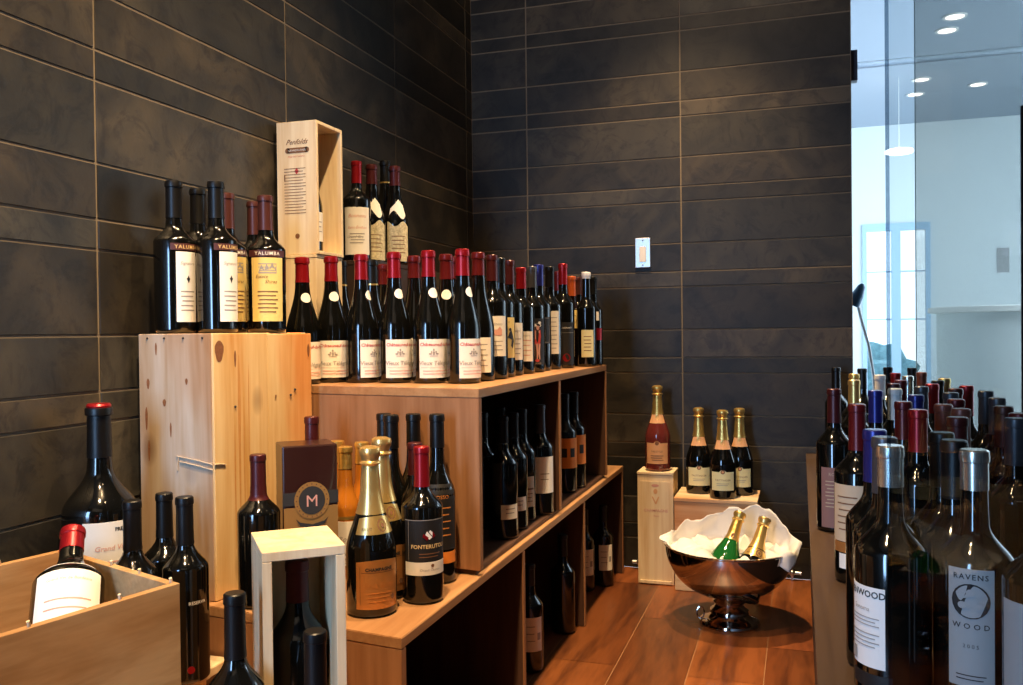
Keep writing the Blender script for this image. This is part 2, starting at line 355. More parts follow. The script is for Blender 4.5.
# ------------------------------------------------------------ bottles
def ease(z0, r0_, z1, r1, n, p=1.0):
    return [(r0_ + (r1 - r0_) * (.5 - .5 * math.cos(PI * ((i / n) ** p))), z0 + (z1 - z0) * i / n) for i in range(1, n + 1)]
def profile(shape, h, R):
    base = [(R * .80, 0), (R * .93, .0015), (R * .985, .004), (R, .008)]
    if shape == 'bordeaux':
        p = base + [(R, .610 * h)] + ease(.610 * h, R, .740 * h, .0142, 12, .90) + [(.0134, .80 * h), (.0130, .955 * h), (.0141, .958 * h), (.0143, .975 * h), (.0137, .995 * h), (.0120, h)]
    elif shape == 'broad':    # heavy shoulders, body slightly wider at the top
        p = base + [(R * 1.03, .60 * h)] + ease(.60 * h, R * 1.03, .715 * h, .0160, 12, .85) + [(.0146, .78 * h), (.0142, .955 * h), (.0158, .958 * h), (.0160, .978 * h), (.0150, .997 * h), (.0130, h)]
    elif shape == 'burgundy':
        p = base + [(R, .40 * h)] + ease(.40 * h, R, .80 * h, .0158, 18, .86) + [(.0146, .85 * h), (.0142, .945 * h), (.0160, .95 * h), (.0164, .968 * h), (.0150, .995 * h), (.0130, h)]
    elif shape == 'champagne':
        p = base + [(R, .38 * h)] + ease(.38 * h, R, .78 * h, .0165, 18, .84) + [(.0150, .84 * h), (.0142, .885 * h), (.0172, .895 * h), (.0174, .905 * h), (.0146, .915 * h), (.0150, .93 * h), (.0176, .95 * h), (.0184, .97 * h), (.0170, .99 * h), (.010, h)]
    elif shape == 'shortneck':
        p = base + [(R, .66 * h)] + ease(.66 * h, R, .81 * h, .0165, 14, .8) + [(.0158, .87 * h), (.0155, .95 * h), (.0168, .955 * h), (.0170, .98 * h), (.0160, .996 * h), (.014, h)]
    elif shape == 'slim':
        p = base + [(R, .52 * h)] + ease(.52 * h, R, .72 * h, .0145, 14, .9) + [(.0138, .80 * h), (.0132, .955 * h), (.0146, .958 * h), (.0148, .978 * h), (.0140, .996 * h), (.012, h)]
    else:  # jeroboam
        p = base + [(R, .60 * h)] + ease(.60 * h, R, .765 * h, .0205, 16, .9) + [(.0195, .80 * h), (.0185, .955 * h), (.0215, .958 * h), (.0218, .98 * h), (.0205, .996 * h), (.018, h)]
    return p
def r_at(p, z):
    for (ra, za), (rb, zb) in zip(p, p[1:]):
        if za <= z <= zb: return ra + (rb - ra) * (z - za) / max(zb - za, 1e-9)
    return p[-1][0]
def patch(p, w, z0, z1, kind='rect', nx=20, nz=8, out=.0004, u0=0.0):
    """paper lying on the bottle profile p; w wide; centre of the front at -Y, shifted by u0"""
    bm = bmesh.new(); rm = r_at(p, (z0 + z1) / 2)
    def P(u, z, o): 
        a = -PI / 2 + (u + u0) / rm; r = r_at(p, z) + o
        return (r * math.cos(a), r * math.sin(a), z)
    if kind == 'oval':
        cz, hz, hw = (z0 + z1) / 2, (z1 - z0) / 2, w / 2
        c = bm.verts.new(P(0, cz, out)); prev = None; rings = []
        for k in (1, 2, 3, 4):
            rings.append([bm.verts.new(P(hw * k / 4 * math.cos(2 * PI * i / 24), cz + hz * k / 4 * math.sin(2 * PI * i / 24), out)) for i in range(24)])
        rings.append([bm.verts.new(P(hw * math.cos(2 * PI * i / 24), cz + hz * math.sin(2 * PI * i / 24), -.0003)) for i in range(24)])
        for i in range(24): bm.faces.new((c, rings[0][i], rings[0][(i + 1) % 24]))
        for a, b_ in zip(rings, rings[1:]):
            for i in range(24): bm.faces.new((a[i], b_[i], b_[(i + 1) % 24], a[(i + 1) % 24]))
    else:
        def edge(t):   # outline top / bottom offset for t in 0..1
            if kind == 'tab': return z1 + (.0075 * max(0, math.cos((t - .5) * PI * 3.4)) if abs(t - .5) < .147 else 0)
            if kind == 'scarf': return z1 - .022 * abs(t - .62) / .5
            if kind == 'wave': return z1 - .014 * math.sin(t * PI * 1.4) ** 2
            if kind == 'arch': return z1 + .004 * math.sin(t * PI)
            return z1
        def low(t):
            if kind == 'scarf': return z0 + .012 * math.sin(t * PI * 2)
            return z0
        g = [[None] * (nx + 1) for _ in range(nz + 1)]
        for j in range(nz + 1):
            for i in range(nx + 1):
                t = i / nx; zz = low(t) + (edge(t) - low(t)) * j / nz
                g[j][i] = bm.verts.new(P((t - .5) * w, zz, out))
        for j in range(nz):
            for i in range(nx): bm.faces.new((g[j][i], g[j][i + 1], g[j + 1][i + 1], g[j + 1][i]))
        rim = [g[0][i] for i in range(nx + 1)] + [g[j][nx] for j in range(1, nz + 1)] + [g[nz][i] for i in range(nx - 1, -1, -1)] + [g[j][0] for j in range(nz - 1, 0, -1)]
        inn = [bm.verts.new(Vector(v.co) * 1.0) for v in rim]
        for v in inn:
            q = Vector((v.co.x, v.co.y)); l = q.length; q = q * ((l - out - .0003) / l); v.co.x, v.co.y = q
        for i in range(len(rim)):
            k = (i + 1) % len(rim); bm.faces.new((rim[i], inn[i], inn[k], rim[k]))
    return bm
_txt = {}
def text_raw(s, size, shear=0.0, bold=0.0, spacing=1.0):
    key = (s, size, shear, bold, spacing)
    if key not in _txt:
        cu = bpy.data.curves.new('t', 'FONT'); cu.body = s; cu.size = size; cu.shear = shear; cu.align_x = 'CENTER'; cu.offset = bold; cu.space_character = spacing
        cu.resolution_u = 2
        o = bpy.data.objects.new('t', cu); C.objects.link(o)
        dg = bpy.context.evaluated_depsgraph_get(); dg.update()
        me = bpy.data.meshes.new_from_object(o.evaluated_get(dg)); bpy.data.objects.remove(o); bpy.data.curves.remove(cu)
        _txt[key] = ([tuple(v.co) for v in me.vertices], [tuple(p.vertices) for p in me.polygons]); bpy.data.meshes.remove(me)
    return _txt[key]
def ink(p, items, out=.0008):
    """items: ('t', text, size, u, z, shear, bold) | ('r', u0, u1, z0, z1) | ('o', u, z, ru, rz) | ('n', n, u0, u1, z0, z1) lines | ('poly', pts)"""
    bm = bmesh.new(); zs = []
    def P(u, z, rm):
        a = -PI / 2 + u / rm; r = r_at(p, z) + out
        return bm.verts.new((r * math.cos(a), r * math.sin(a), z))
    for it in items:
        k = it[0]
        if k == 't':
            vs, fs = text_raw(it[1], it[2], *it[5:]); rm = r_at(p, it[4]); bv = [P(x + it[3], y + it[4], rm) for x, y, _ in vs]
            for f in fs:
                try: bm.faces.new([bv[i] for i in f])
                except ValueError: pass
        elif k in ('r', 'n'):
            n = it[1] if k == 'n' else 1; u0, u1, z0, z1 = it[2:] if k == 'n' else it[1:]
            for j in range(n):
                if k == 'n':
                    zc = z1 + (z0 - z1) * (j + .5) / n; hh = min(.0011, .14 * (z1 - z0) / n); a, b_ = zc - hh, zc + hh; ua, ub = u0 + (.08 * (u1 - u0) if j % 3 == 2 else 0), u1 - (.1 * (u1 - u0) if j % 2 else 0)
                else: a, b_, ua, ub = z0, z1, u0, u1
                rm = r_at(p, a); m_ = 8; lo = [P(ua + (ub - ua) * i / m_, a, rm) for i in range(m_ + 1)]; hi = [P(ua + (ub - ua) * i / m_, b_, rm) for i in range(m_ + 1)]
                for i in range(m_): bm.faces.new((lo[i], lo[i + 1], hi[i + 1], hi[i]))
        elif k == 'o':
            rm = r_at(p, it[2]); bm.faces.new([P(it[1] + it[3] * math.cos(2 * PI * i / 20), it[2] + it[4] * math.sin(2 * PI * i / 20), rm) for i in range(20)])
        elif k == 'poly':
            rm = r_at(p, it[1][0][1]); bm.faces.new([P(u, z, rm) for u, z in it[1]])
    return bm

def crest(u, z, s=.006):   # small coat of arms: keys and leaves around a shield
    return [('poly', [(u - .3 * s, z + .5 * s), (u + .3 * s, z + .5 * s), (u + .3 * s, z - .2 * s), (u, z - .6 * s), (u - .3 * s, z - .2 * s)]), ('o', u, z + .95 * s, .22 * s, .3 * s),
            ('o', u - .9 * s, z - .1 * s, .42 * s, .22 * s), ('o', u + .9 * s, z - .1 * s, .42 * s, .22 * s), ('o', u - .6 * s, z + .35 * s, .2 * s, .3 * s), ('o', u + .6 * s, z + .35 * s, .2 * s, .3 * s), ('r', u - 1.0 * s, u + 1.0 * s, z - .75 * s, z - .62 * s)]
# style: shape, radius, glass, capsule colour, capsule start (share of height), [labels]
# label: (part name, paper, width, z0, z1, outline, [(ink name, ink material, items)])
CHN = ('paper_label', 'cream', .090, .012, .098, 'rect', [
    ('lettering', 'inkred', [('t', 'Châteauneuf-du-Pape', .0100, 0, .083, .15, .0002)]),
    ('crest', 'inkgrey', crest(-.012, .0665, .0085)),
    ('lettering', 'inkgrey', [('t', 'Vieux Télégraphe', .0128, 0, .041, .1, .0002)]),
    ('fine_print', 'inkpink', [('r', -.04, .04, .035, .0357), ('n', 2, -.036, .036, .018, .031)])])
STY = {
 'vieux': ('burgundy', .0378, 'dark', 'red', .80, [CHN, ('neck_label', 'white', .024, .190, .213, 'oval', [])]),
 'vieuxold': ('burgundy', .0378, 'dark', 'darkred', .80, [CHN, ('neck_label', 'white', .024, .190, .213, 'oval', [])]),
 'valwhite': ('broad', .0370, 'dark', 'black', .755, [
    ('neck_band', 'maroonpaper', .066, .160, .173, 'rect', [('lettering', 'inkgold', [('t', 'YALUMBA', .0100, 0, .163, 0, .0001, 1.2)])]),
    ('paper_label', 'white', .046, .022, .157, 'rect', [('lettering', 'inkgrey', [('t', 'Signature', .0085, 0, .132, .3, 0), ('n', 5, -.015, .015, .04, .085)]), ('emblem', 'inkblack', [('poly', [(0, .112), (.003, .105), (0, .096), (-.003, .105)]), ('o', 0, .105, .004, .0018)])])]),
 'valyellow': ('broad', .0385, 'dark', 'brown', .745, [
    ('neck_band', 'maroonpaper', .082, .162, .176, 'rect', [('lettering', 'cream', [('t', 'YALUMBA', .0100, 0, .1655, 0, .0001, 1.2)])]),
    ('paper_label', 'yellow', .066, .024, .160, 'rect', [('engraving', 'inkgrey', [('r', -.018, .018, .126, .129), ('poly', [(-.018, .129), (-.012, .145), (-.006, .133), (-.002, .148), (.003, .135), (.009, .150), (.014, .137), (.018, .145), (.018, .129)]), ('n', 3, -.018, .018, .129, .150)]),
        ('lettering', 'inkbrown', [('t', 'Estate', .010, -.012, .116, .3, 0), ('t', 'Shiraz', .010, .006, .105, .3, 0), ('n', 6, -.020, .020, .04, .092)])])]),
 'bdx_cream': ('bordeaux', .0365, 'dark', 'maroon', .79, [('paper_label', 'cream', .058, .055, .150, 'rect', [('lettering', 'inkgrey', [('t', 'Château', .010, 0, .128, .2, 0), ('n', 3, -.018, .018, .065, .095)]), ('engraving', 'inkpink', [('r', -.016, .016, .104, .118), ('poly', [(-.016, .118), (-.010, .125), (-.004, .118)]), ('poly', [(.004, .118), (.010, .125), (.016, .118)])])])]),
 'yellowbird': ('bordeaux', .0365, 'dark', 'black', .79, [('paper_label', 'yellow', .060, .048, .148, 'rect', [('lettering', 'inkblack', [('t', 'ESTATE', .007, -.004, .134, 0, 0, 1.3)]), ('emblem', 'inkblack', [('poly', [(.004, .098), (.010, .112), (.016, .116), (.021, .104), (.026, .090), (.020, .070), (.014, .078), (.017, .092), (.010, .096)]), ('o', .012, .118, .004, .004)])])]),
 'cream_plain': ('bordeaux', .0355, 'dark', 'maroon', .79, [('paper_label', 'cream', .050, .040, .135, 'rect', [('lettering', 'inkgrey', [('t', 'Rouge', .009, 0, .112, .2, 0), ('n', 4, -.016, .016, .05, .1)])])]),
 'redcap_cream': ('bordeaux', .0355, 'dark', 'red', .80, [('paper_label', 'cream', .050, .035, .118, 'rect', [('lettering', 'inkpink', [('n', 4, -.018, .018, .045, .10)]), ('lettering', 'inkgrey', [('t', 'Domaine', .008, 0, .104, 0, 0)])])]),
 'figure': ('bordeaux', .0355, 'dark', 'greyfoil', .80, [('printed_label', 'blackpaper', .056, .02, .150, 'rect', [
    ('figure_print', 'inkwhite', [('o', .004, .131, .011, .005), ('o', .010, .138, .005, .004)]),
    ('figure_print', 'skin', [('o', .004, .124, .0045, .006), ('poly', [(-.004, .116), (.010, .116), (.012, .095), (-.004, .092)]), ('poly', [(-.002, .080), (.004, .080), (.006, .052), (.003, .036), (.000, .036), (.000, .055)]), ('poly', [(.006, .080), (.012, .080), (.010, .055), (.011, .036), (.008, .036), (.006, .055)])]),
    ('figure_print', 'inkred', [('poly', [(-.006, .118), (.012, .118), (.014, .100), (.010, .078), (-.004, .078), (-.006, .100)]), ('o', .002, .033, .006, .004)]),
    ('lettering', 'inkgrey', [('t', 'RED WINE', .006, 0, .023, 0, 0)])])]),
 'darklabel': ('bordeaux', .0345, 'dark', 'blue', .80, [('paper_label', 'blackpaper', .054, .075, .150, 'rect', [('frame_line', 'inkgrey', [('r', -.024, .024, .146, .147), ('r', -.024, .024, .079, .080), ('r', -.024, -.0232, .079, .147), ('r', .0232, .024, .079, .147)])])]),
 'tallcream': ('bordeaux', .0345, 'dark', 'black', .80, [('paper_label', 'cream', .042, .045, .168, 'rect', [('lettering', 'inkgrey', [('n', 8, -.014, .014, .055, .155)])])]),
 'dotred': ('bordeaux', .034, 'dark', 'red', .80, [('paper_label', 'blackpaper', .054, .010, .130, 'rect', [('lettering', 'inkwhite', [('t', 'CABERNET', .0065, 0, .112, 0, 0, 1.2)]), ('red_roundel', 'red', [('o', 0, .030, .012, .012)]), ('frame_line', 'inkgrey', [('r', -.026, .026, .100, .1008)])])]),
 'smallsquare': ('bordeaux', .034, 'dark', 'darkred', .80, [('paper_label', 'buff', .034, .055, .085, 'rect', []), ('printed_label', 'blackpaper', .05, .10, .16, 'rect', [('frame_line', 'inkgrey', [('r', -.024, .024, .103, .104)])])]),
 'highyellow': ('bordeaux', .0300, 'darkbrown', 'orangefoil', .78, [('paper_label', 'yellow', .040, .125, .185, 'rect', [('engraving', 'inkbrown', [('o', 0, .155, .012, .014)])])]),
 'creamtail': ('bordeaux', .0315, 'dark', 'brown', .80, [('paper_label', 'champlabel', .046, .035, .125, 'rect', [('lettering', 'inkbrown', [('n', 5, -.015, .015, .045, .11)])])]),
 'creamtail2': ('bordeaux', .0310, 'dark', 'whitefoil', .93, [('paper_label', 'champlabel', .040, .030, .115, 'rect', [('lettering', 'inkbrown', [('n', 5, -.012, .012, .045, .10)])])]),
 'redlab': ('bordeaux', .0315, 'dark', 'black', .80, [('paper_label', 'red', .056, .085, .125, 'rect', []), ('neck_label', 'cream', .030, .150, .180, 'rect', [])]),
 'plaindark': ('burgundy', .038, 'dark', 'black', .80, [('neck_ring', 'palegold', .08, .233, .237, 'rect', [])]),
 'plainred': ('burgundy', .036, 'dark', 'darkred', .82, [('paper_label', 'cream', .06, .02, .10, 'rect', [('lettering', 'inkgrey', [('n', 5, -.02, .02, .03, .09)])])]),
 'boxedwhite': ('bordeaux', .0375, 'dark', 'red', .78, [('paper_label', 'cream', .074, .02, .158, 'rect', [('lettering', 'inkpink', [('t', 'Bonneau', .014, 0, .128, .3, 0), ('t', 'Saint-Émilion', .010, 0, .095, .3, 0)]), ('lettering', 'inkgrey', [('n', 4, -.02, .02, .05, .085), ('t', 'Grand Cru', .010, -.006, .068, .3, 0)])])]),
 'mottled': ('burgundy', .0375, 'dark', 'maroon', .80, [('neck_label', 'cream', .040, .148, .196, 'scarf', []), ('paper_label', 'mottled', .066, .01, .128, 'wave', [('lettering', 'inkbrown', [('n', 5, -.02, .02, .03, .09)])])]),
 'sauternes': ('slim', .028, 'amber', 'gold', .83, [('foil_collar', 'gold', .075, .134, .141, 'rect', []), ('paper_label', 'cream', .056, .03, .130, 'rect', [('lettering', 'inkgrey', [('t', 'Royal', .014, 0, .085, .3, 0), ('n', 3, -.016, .016, .03, .06)])])]),
 'champ_copper': ('champagne', .0435, 'dark', 'palegold', .60, [('foil_collar', 'palegold', .07, .145, .172, 'arch', [('emblem', 'inkbrown', [('o', .010, .160, .009, .011)]), ('emblem', 'palegold', [('o', .010, .160, .0065, .008)]), ('lettering', 'inkbrown', [('t', 'BRUT', .007, -.018, .152, 0, 0, 1.1)]), ('emblem', 'inkbrown', [('o', .010, .160, .003, .004)])]),
    ('paper_label', 'copper', .082, .016, .098, 'arch', [('lettering', 'inkblack', [('t', 'CHAMPAGNE', .0075, 0, .083, 0, .0004, 1.1), ('r', -.032, .032, .080, .0806), ('r', -.034, -.0335, .024, .09)]), ('lettering', 'orangeink', [('t', 'Brut Rosé', .013, 0, .054, .2, 0), ('n', 3, -.022, .022, .026, .048)]), ('seal', 'inkbrown', [('o', .026, .034, .004, .005)])])]),
 'champ_cream': ('champagne', .044, 'dark', 'gold', .66, [('foil_collar', 'peach', .050, .166, .205, 'arch', [('emblem', 'palegold', [('o', 0, .187, .007, .008)])]), ('paper_label', 'champlabel', .080, .030, .092, 'tab', [('emblem', 'inkbrown', [('o', 0, .0925, .007, .007)]), ('emblem', 'peach', [('o', 0, .0925, .004, .004)]), ('lettering', 'inkbrown', [('t', 'TAITTINGER', .0085, 0, .062, 0, 0, 1.1)]), ('fine_print', 'inkgrey', [('n', 2, -.02, .02, .045, .056)])])]),
 'champ_rose': ('champagne', .044, 'rose', 'gold', .66, [('foil_collar', 'peach', .050, .166, .205, 'arch', [('emblem', 'palegold', [('o', 0, .187, .007, .008)])]), ('paper_label', 'peach', .080, .026, .098, 'tab', [('emblem', 'inkbrown', [('o', 0, .098, .007, .007)]), ('lettering', 'inkbrown', [('t', 'PRESTIGE', .0085, 0, .066, 0, 0, 1.1), ('n', 3, -.022, .022, .035, .058)])])]),
 'champ_green': ('champagne', .044, 'green', 'gold', .72, [('foil_collar', 'palegold', .050, .188, .216, 'arch', [('emblem', 'inkbrown', [('o', 0, .202, .006, .008)])])]),
 'fonte': ('bordeaux', .0375, 'dark', 'red', .74, [('paper_label', 'blackpaper', .086, .082, .162, 'rect', [('lettering', 'inkgold', [('t', 'FONTERUTOLI', .0100, .004, .107, 0, .0002, 1.0)]), ('fine_print', 'inkbrown', [('n', 2, -.014, .026, .088, .100)]), ('emblem', 'inkwhite', [('poly', [(.0, .140), (.010, .128), (.004, .124), (-.004, .132)]), ('poly', [(.006, .142), (.014, .134), (.012, .128), (.003, .139)])]), ('emblem', 'red', [('poly', [(-.006, .136), (.003, .128), (.000, .122), (-.008, .130)]), ('poly', [(.010, .140), (.016, .130), (.010, .126)])]), ('frame_line', 'inkgrey', [('r', -.042, .042, .1605, .1615), ('r', -.034, -.0334, .084, .160)])]), ('band_label', 'cream', .086, .056, .081, 'rect', [('lettering', 'inkgrey', [('t', 'Chianti Classico', .006, .006, .064, .1, 0)]), ('seal', 'inkbrown', [('o', .010, .074, .003, .003)])])]),
 'tallblack': ('slim', .0315, 'dark', 'black', .80, []),
 'tallorange': ('slim', .0345, 'dark', 'black', .80, [('paper_label', 'blackpaper', .07, .06, .175, 'rect', [('lettering', 'orangeink', [('t', 'ROSSO', .010, 0, .15, 0, 0), ('n', 5, -.02, .02, .08, .14)])]), ('band_label', 'orange', .07, .036, .056, 'rect', [])]),
 'maroonneck': ('bordeaux', .0375, 'dark', 'maroon', .70, []),
 'darkmouth': ('bordeaux', .0295, 'dark', 'maroon', .78, []),
 'plainblack': ('bordeaux', .0375, 'dark', 'black', .74, []),
 'smallprint': ('bordeaux', .0370, 'dark', 'black', .74, [('printed_label', 'dark', .05, .10, .15, 'rect', [('lettering', 'inkwhite', [('t', 'RESERVA', .0075, .012, .128, 0, 0)])]), ('sticker', 'red', .012, .018, .030, 'oval', [])]),
 'copperTop': ('bordeaux', .0375, 'dark', 'black', .76, []),
 'jeroboam': ('jeroboam', .060, 'dark', 'black', .80, [('paper_label', 'cream', .086, .13, .262, 'rect', [('lettering', 'inkblack', [('t', 'PREMIER', .008, .022, .246, 0, .0003)]), ('lettering', 'inkpink', [('t', 'Grand Vin', .012, 0, .215, .2, 0), ('n', 6, -.025, .025, .15, .20)])])]),
 'bigwhite': ('shortneck', .046, 'dark', 'red', .86, [('paper_label', 'white', .094, .080, .208, 'rect', [('lettering', 'inkpink', [('t', 'Grand Vin de Bordeaux', .0062, 0, .175, .1, 0)]), ('fine_print', 'inkpink', [('n', 2, -.03, .03, .12, .15)])])]),
 'boxedmagnum': ('shortneck', .0405, 'dark', 'maroon', .82, [('paper_label', 'white', .040, .015, .120, 'rect', [])]),
 'inboxsmall': ('burgundy', .034, 'dark', 'red', .80, [('paper_label', 'cream', .05, .03, .11, 'rect', [('lettering', 'inkgrey', [('n', 3, -.015, .015, .05, .09)])])]),
 'sh_silver': ('bordeaux', .0345, 'dark', 'greyfoil', .74, [('paper_label', 'white', .060, .06, .158, 'rect', [('fine_print', 'inkgrey', [('n', 2, -.012, .012, .09, .12)])])]),
 'sh_small': ('bordeaux', .0345, 'dark', 'black', .78, [('paper_label', 'cream', .046, .05, .085, 'rect', [('fine_print', 'inkgrey', [('n', 2, -.012, .012, .06, .08)])])]),
 'sh_small2': ('bordeaux', .0345, 'dark', 'black', .78, [('paper_label', 'buff', .046, .04, .12, 'rect', [('frame_line', 'inkbrown', [('r', -.02, .02, .085, .09), ('n', 3, -.016, .016, .05, .08)])])]),
 'sh_orange': ('bordeaux', .0345, 'dark', 'black', .78, [('paper_label', 'orange', .090, .075, .165, 'rect', [('picture_print', 'inkblack', [('r', -.022, -.006, .108, .135), ('r', .004, .020, .108, .135)])])]),
 'sh_cream': ('bordeaux', .0345, 'dark', 'black', .80, [('paper_label', 'cream', .050, .06, .155, 'rect', [('emblem', 'inkgrey', [('r', .010, .020, .092, .112), ('n', 3, -.018, .004, .08, .14)])])]),
 'sh_plain': ('bordeaux', .0345, 'dark', 'black', .78, []),
 'ct_pink': ('bordeaux', .0370, 'dark', 'maroon', .76, [('paper_label', 'pinkpaper', .064, .010, .135, 'rect', [('lettering', 'buff', [('t', 'ROUGE', .009, 0, .118, 0, 0), ('n', 8, -.022, .022, .05, .110)]), ('bar_code', 'inkwhite', [('r', .010, .024, .014, .040)])])]),
 'ct_beige': ('bordeaux', .0375, 'dark', 'darkred', .74, [('paper_label', 'buff', .060, .070, .165, 'rect', [('lettering', 'inkbrown', [('n', 6, -.018, .018, .085, .15)])]), ('band_label', 'copper', .060, .052, .069, 'rect', []), ('small_label', 'white', .03, .025, .050, 'rect', [])]),
 'ct_kenwood': ('bordeaux', .0375, 'dark', 'silver', .85, [('paper_label', 'white', .056, .062, .148, 'rect', [('lettering', 'inkblack', [('t', 'KENWOOD', .010, .002, .137, 0, .0002)]), ('lettering', 'inkgrey', [('t', 'Sonoma', .007, 0, .122, 0, 0), ('n', 3, -.020, .022, .105, .117), ('n', 4, -.022, .022, .082, .100)]), ('bar_code', 'inkgrey', [('r', -.024, -.008, .066, .080)])]), ('band_label', 'blackpaper', .07, .04, .055, 'rect', [])]),
 'ct_ravens': ('bordeaux', .0375, 'dark', 'silver', .86, [('paper_label', 'grey', .044, .060, .180, 'rect', [('lettering', 'inkblack', [('t', 'RAVENS', .0078, 0, .1695, 0, .0001, 1.25), ('t', 'WOOD', .0078, 0, .1195, 0, .0001, 1.7), ('t', '2005', .0055, 0, .100, 0, 0, 1.5), ('n', 2, -.014, .014, .066, .074)]),
     ('emblem', 'inkblack', [('o', 0, .1475, .0180, .0180)])])]),
}
def _caps(c, lab=False): return ('bordeaux', .0355, 'dark', c, .78, [('paper_label', 'buff', .05, .05, .14, 'rect', [('fine_print', 'inkbrown', [('n', 4, -.015, .015, .07, .12)])])] if lab else [])
STY['ct_white'] = ('bordeaux', .0375, 'dark', 'black', .80, [('paper_label', 'grey', .050, .04, .165, 'rect', [])])
for c in ('gold', 'black', 'blue', 'whitefoil', 'red', 'darkred', 'maroon', 'greyfoil', 'pinkfoil', 'brown', 'palegold', 'silver'): STY['ct_' + c] = _caps(c)

_cache = {}
def cached(key, fn):
    if key not in _cache: _cache[key] = fn()
    return _cache[key]
def bottle(x, y, z, h, style, label, turn=0., group=None, rot=None, face=None, cat='wine bottle', name='wine_bottle'):
    shape, R, gl, cap, cz, labs = STY[style]
    hk = round(h, 3); k = h / .297 if shape != 'jeroboam' else 1; p = cached(('p', shape, R, hk), lambda: profile(shape, hk, R))
    if shape == 'bordeaux' and style == 'bigwhite': k = 1
    a = math.atan2(-y, -x) + PI / 2 + math.radians(turn) if face is None else face
    if cat == 'wine bottle' and style.startswith('champ'): cat, name = 'champagne bottle', 'champagne_bottle'
    root = empty(name, (x, y, z + .0006), a, label, cat, group)
    if rot: root.rotation_euler = rot
    n = 40 if h * R > .011 or y < 2 else 24
    zc = cz * hk
    body = [q for q in p if q[1] <= zc - .002] + [(r_at(p, zc) - .0004, zc), (r_at(p, zc + .006) - .0008, zc + .006)]
    link('glass_body', cached(('b', shape, R, hk, gl, cz, n), lambda: mesh('glass_body', lathe(body, n), MAT[gl])), root)
    e = .0006
    cp = [(r_at(p, zc) + .0000, zc - .0002), (r_at(p, zc) + e, zc)] + [(r + e, zz) for r, zz in p if zz > zc + .001]
    if style == 'jeroboam': cp = [q for q in cp if q[1] < .985 * hk] + [(.0215, .985 * hk)]
    link('foil_capsule', cached(('c', shape, R, hk, cap, cz, n), lambda: mesh('foil_capsule', lathe(cp, n, True, False), MAT[cap])), root)
    if style == 'jeroboam':
        link('wax_seal', mesh('wax_seal', lathe([(.0195, .985 * hk), (.0200, .992 * hk), (.0175, hk), (.006, hk + .001)], 24), MAT['red']), root)
    if shape == 'champagne':
        link('wire_collar', cached(('w', hk), lambda: mesh('wire_collar', lathe([(.0178, .892 * hk), (.0190, .900 * hk), (.0178, .908 * hk)], 24, False, False), MAT['palegold'])), root)
    for i, (pn, paper, w_, z0, z1, outl, inks) in enumerate(labs):
        lo = link(pn, cached(('l', style, i, hk), lambda: mesh(pn, patch(p, w_, z0 * k, z1 * k, outl), MAT[paper])), root)
        for j, (iname, im, items) in enumerate(inks):
            it2 = []
            for it in items:
                if it[0] == 't': it = (it[0], it[1], it[2], it[3], it[4] * k) + tuple(it[5:])
                elif it[0] == 'r': it = ('r', it[1], it[2], it[3] * k, it[4] * k)
                elif it[0] == 'n': it = ('n', it[1], it[2], it[3], it[4] * k, it[5] * k)
                elif it[0] == 'o': it = ('o', it[1], it[2] * k, it[3], it[4])
                else: it = ('poly', [(u, zz * k) for u, zz in it[1]])
                it2.append(it)
            link(iname, cached(('i', style, i, j, hk), lambda: mesh(iname, ink(p, it2, .0007 + .00025 * j), MAT[im], smooth=False)), lo)
    if style == 'ct_ravens':   # three pale birds inside the black roundel
        lo = [c for c in C.objects if c.parent == root and c.name.startswith('paper_label')][0]
        its = []
        for q in range(3):
            an = PI / 2 + q * 2 * PI / 3; cu, cz2 = .0088 * math.cos(an), .1475 * k + .0088 * math.sin(an)
            its += [('o', cu, cz2, .0042, .0037), ('poly', [(cu + .004 * math.cos(an + 1.8), cz2 + .004 * math.sin(an + 1.8)), (cu + .0095 * math.cos(an + 2.3), cz2 + .0095 * math.sin(an + 2.3)), (cu + .005 * math.cos(an + 2.8), cz2 + .005 * math.sin(an + 2.8))])]
        link('emblem', mesh('emblem', ink(p, its, .0013), MAT['grey'], smooth=False), lo)
    return root

Z1, Z2 = .757, .384       # top of the upper and of the lower cabinet
# ------------------------------------------------------------ cabinets along the left wall
def yf(y, x): return y - (x + .605) * .14      # their ends are cut a little out of square
def board(bm, x0, x1, y0, y1, z0, z1, skew=False, bev=.0012):
    vs = []
    for z in (z0, z1):
        for x, y in ((x0, y0), (x1, y0), (x1, y1), (x0, y1)):
            vs.append(bm.verts.new((x, yf(y, x) if (skew and y == y0) else y, z)))
    f = [(0, 3, 2, 1), (4, 5, 6, 7), (0, 1, 5, 4), (1, 2, 6, 5), (2, 3, 7, 6), (3, 0, 4, 7)]
    fs = [bm.faces.new([vs[i] for i in q]) for q in f]
    bmesh.ops.bevel(bm, geom=list({e for q in fs for e in q.edges}), offset=bev, segments=2, affect='EDGES')
def bobj(name, d, m, parent, skew=False):
    bm = bmesh.new(); board(bm, *d, skew=skew); return link(name, mesh(name, bm, m, False), parent)
XB, XF, T = -1.188, -.605, .018
up_ = empty('wine_shelf', (0, 0, 0), 0, 'brown wooden open shelf unit stacked on top, crowded with bottles on its top board', 'shelf', 'stacked wooden shelf units')
bobj('top_board', (XB, XF, 1.634, 2.85, Z1 - T, Z1), MAT['shelft'], up_, True)
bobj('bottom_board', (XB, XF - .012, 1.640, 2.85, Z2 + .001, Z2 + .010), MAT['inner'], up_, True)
bobj('end_panel', (XB, XF, 1.634, 1.634 + T, Z2 + .0105, Z1 - T - .0005), MAT['shelf'], up_, False).data.transform(Matrix.Identity(4))
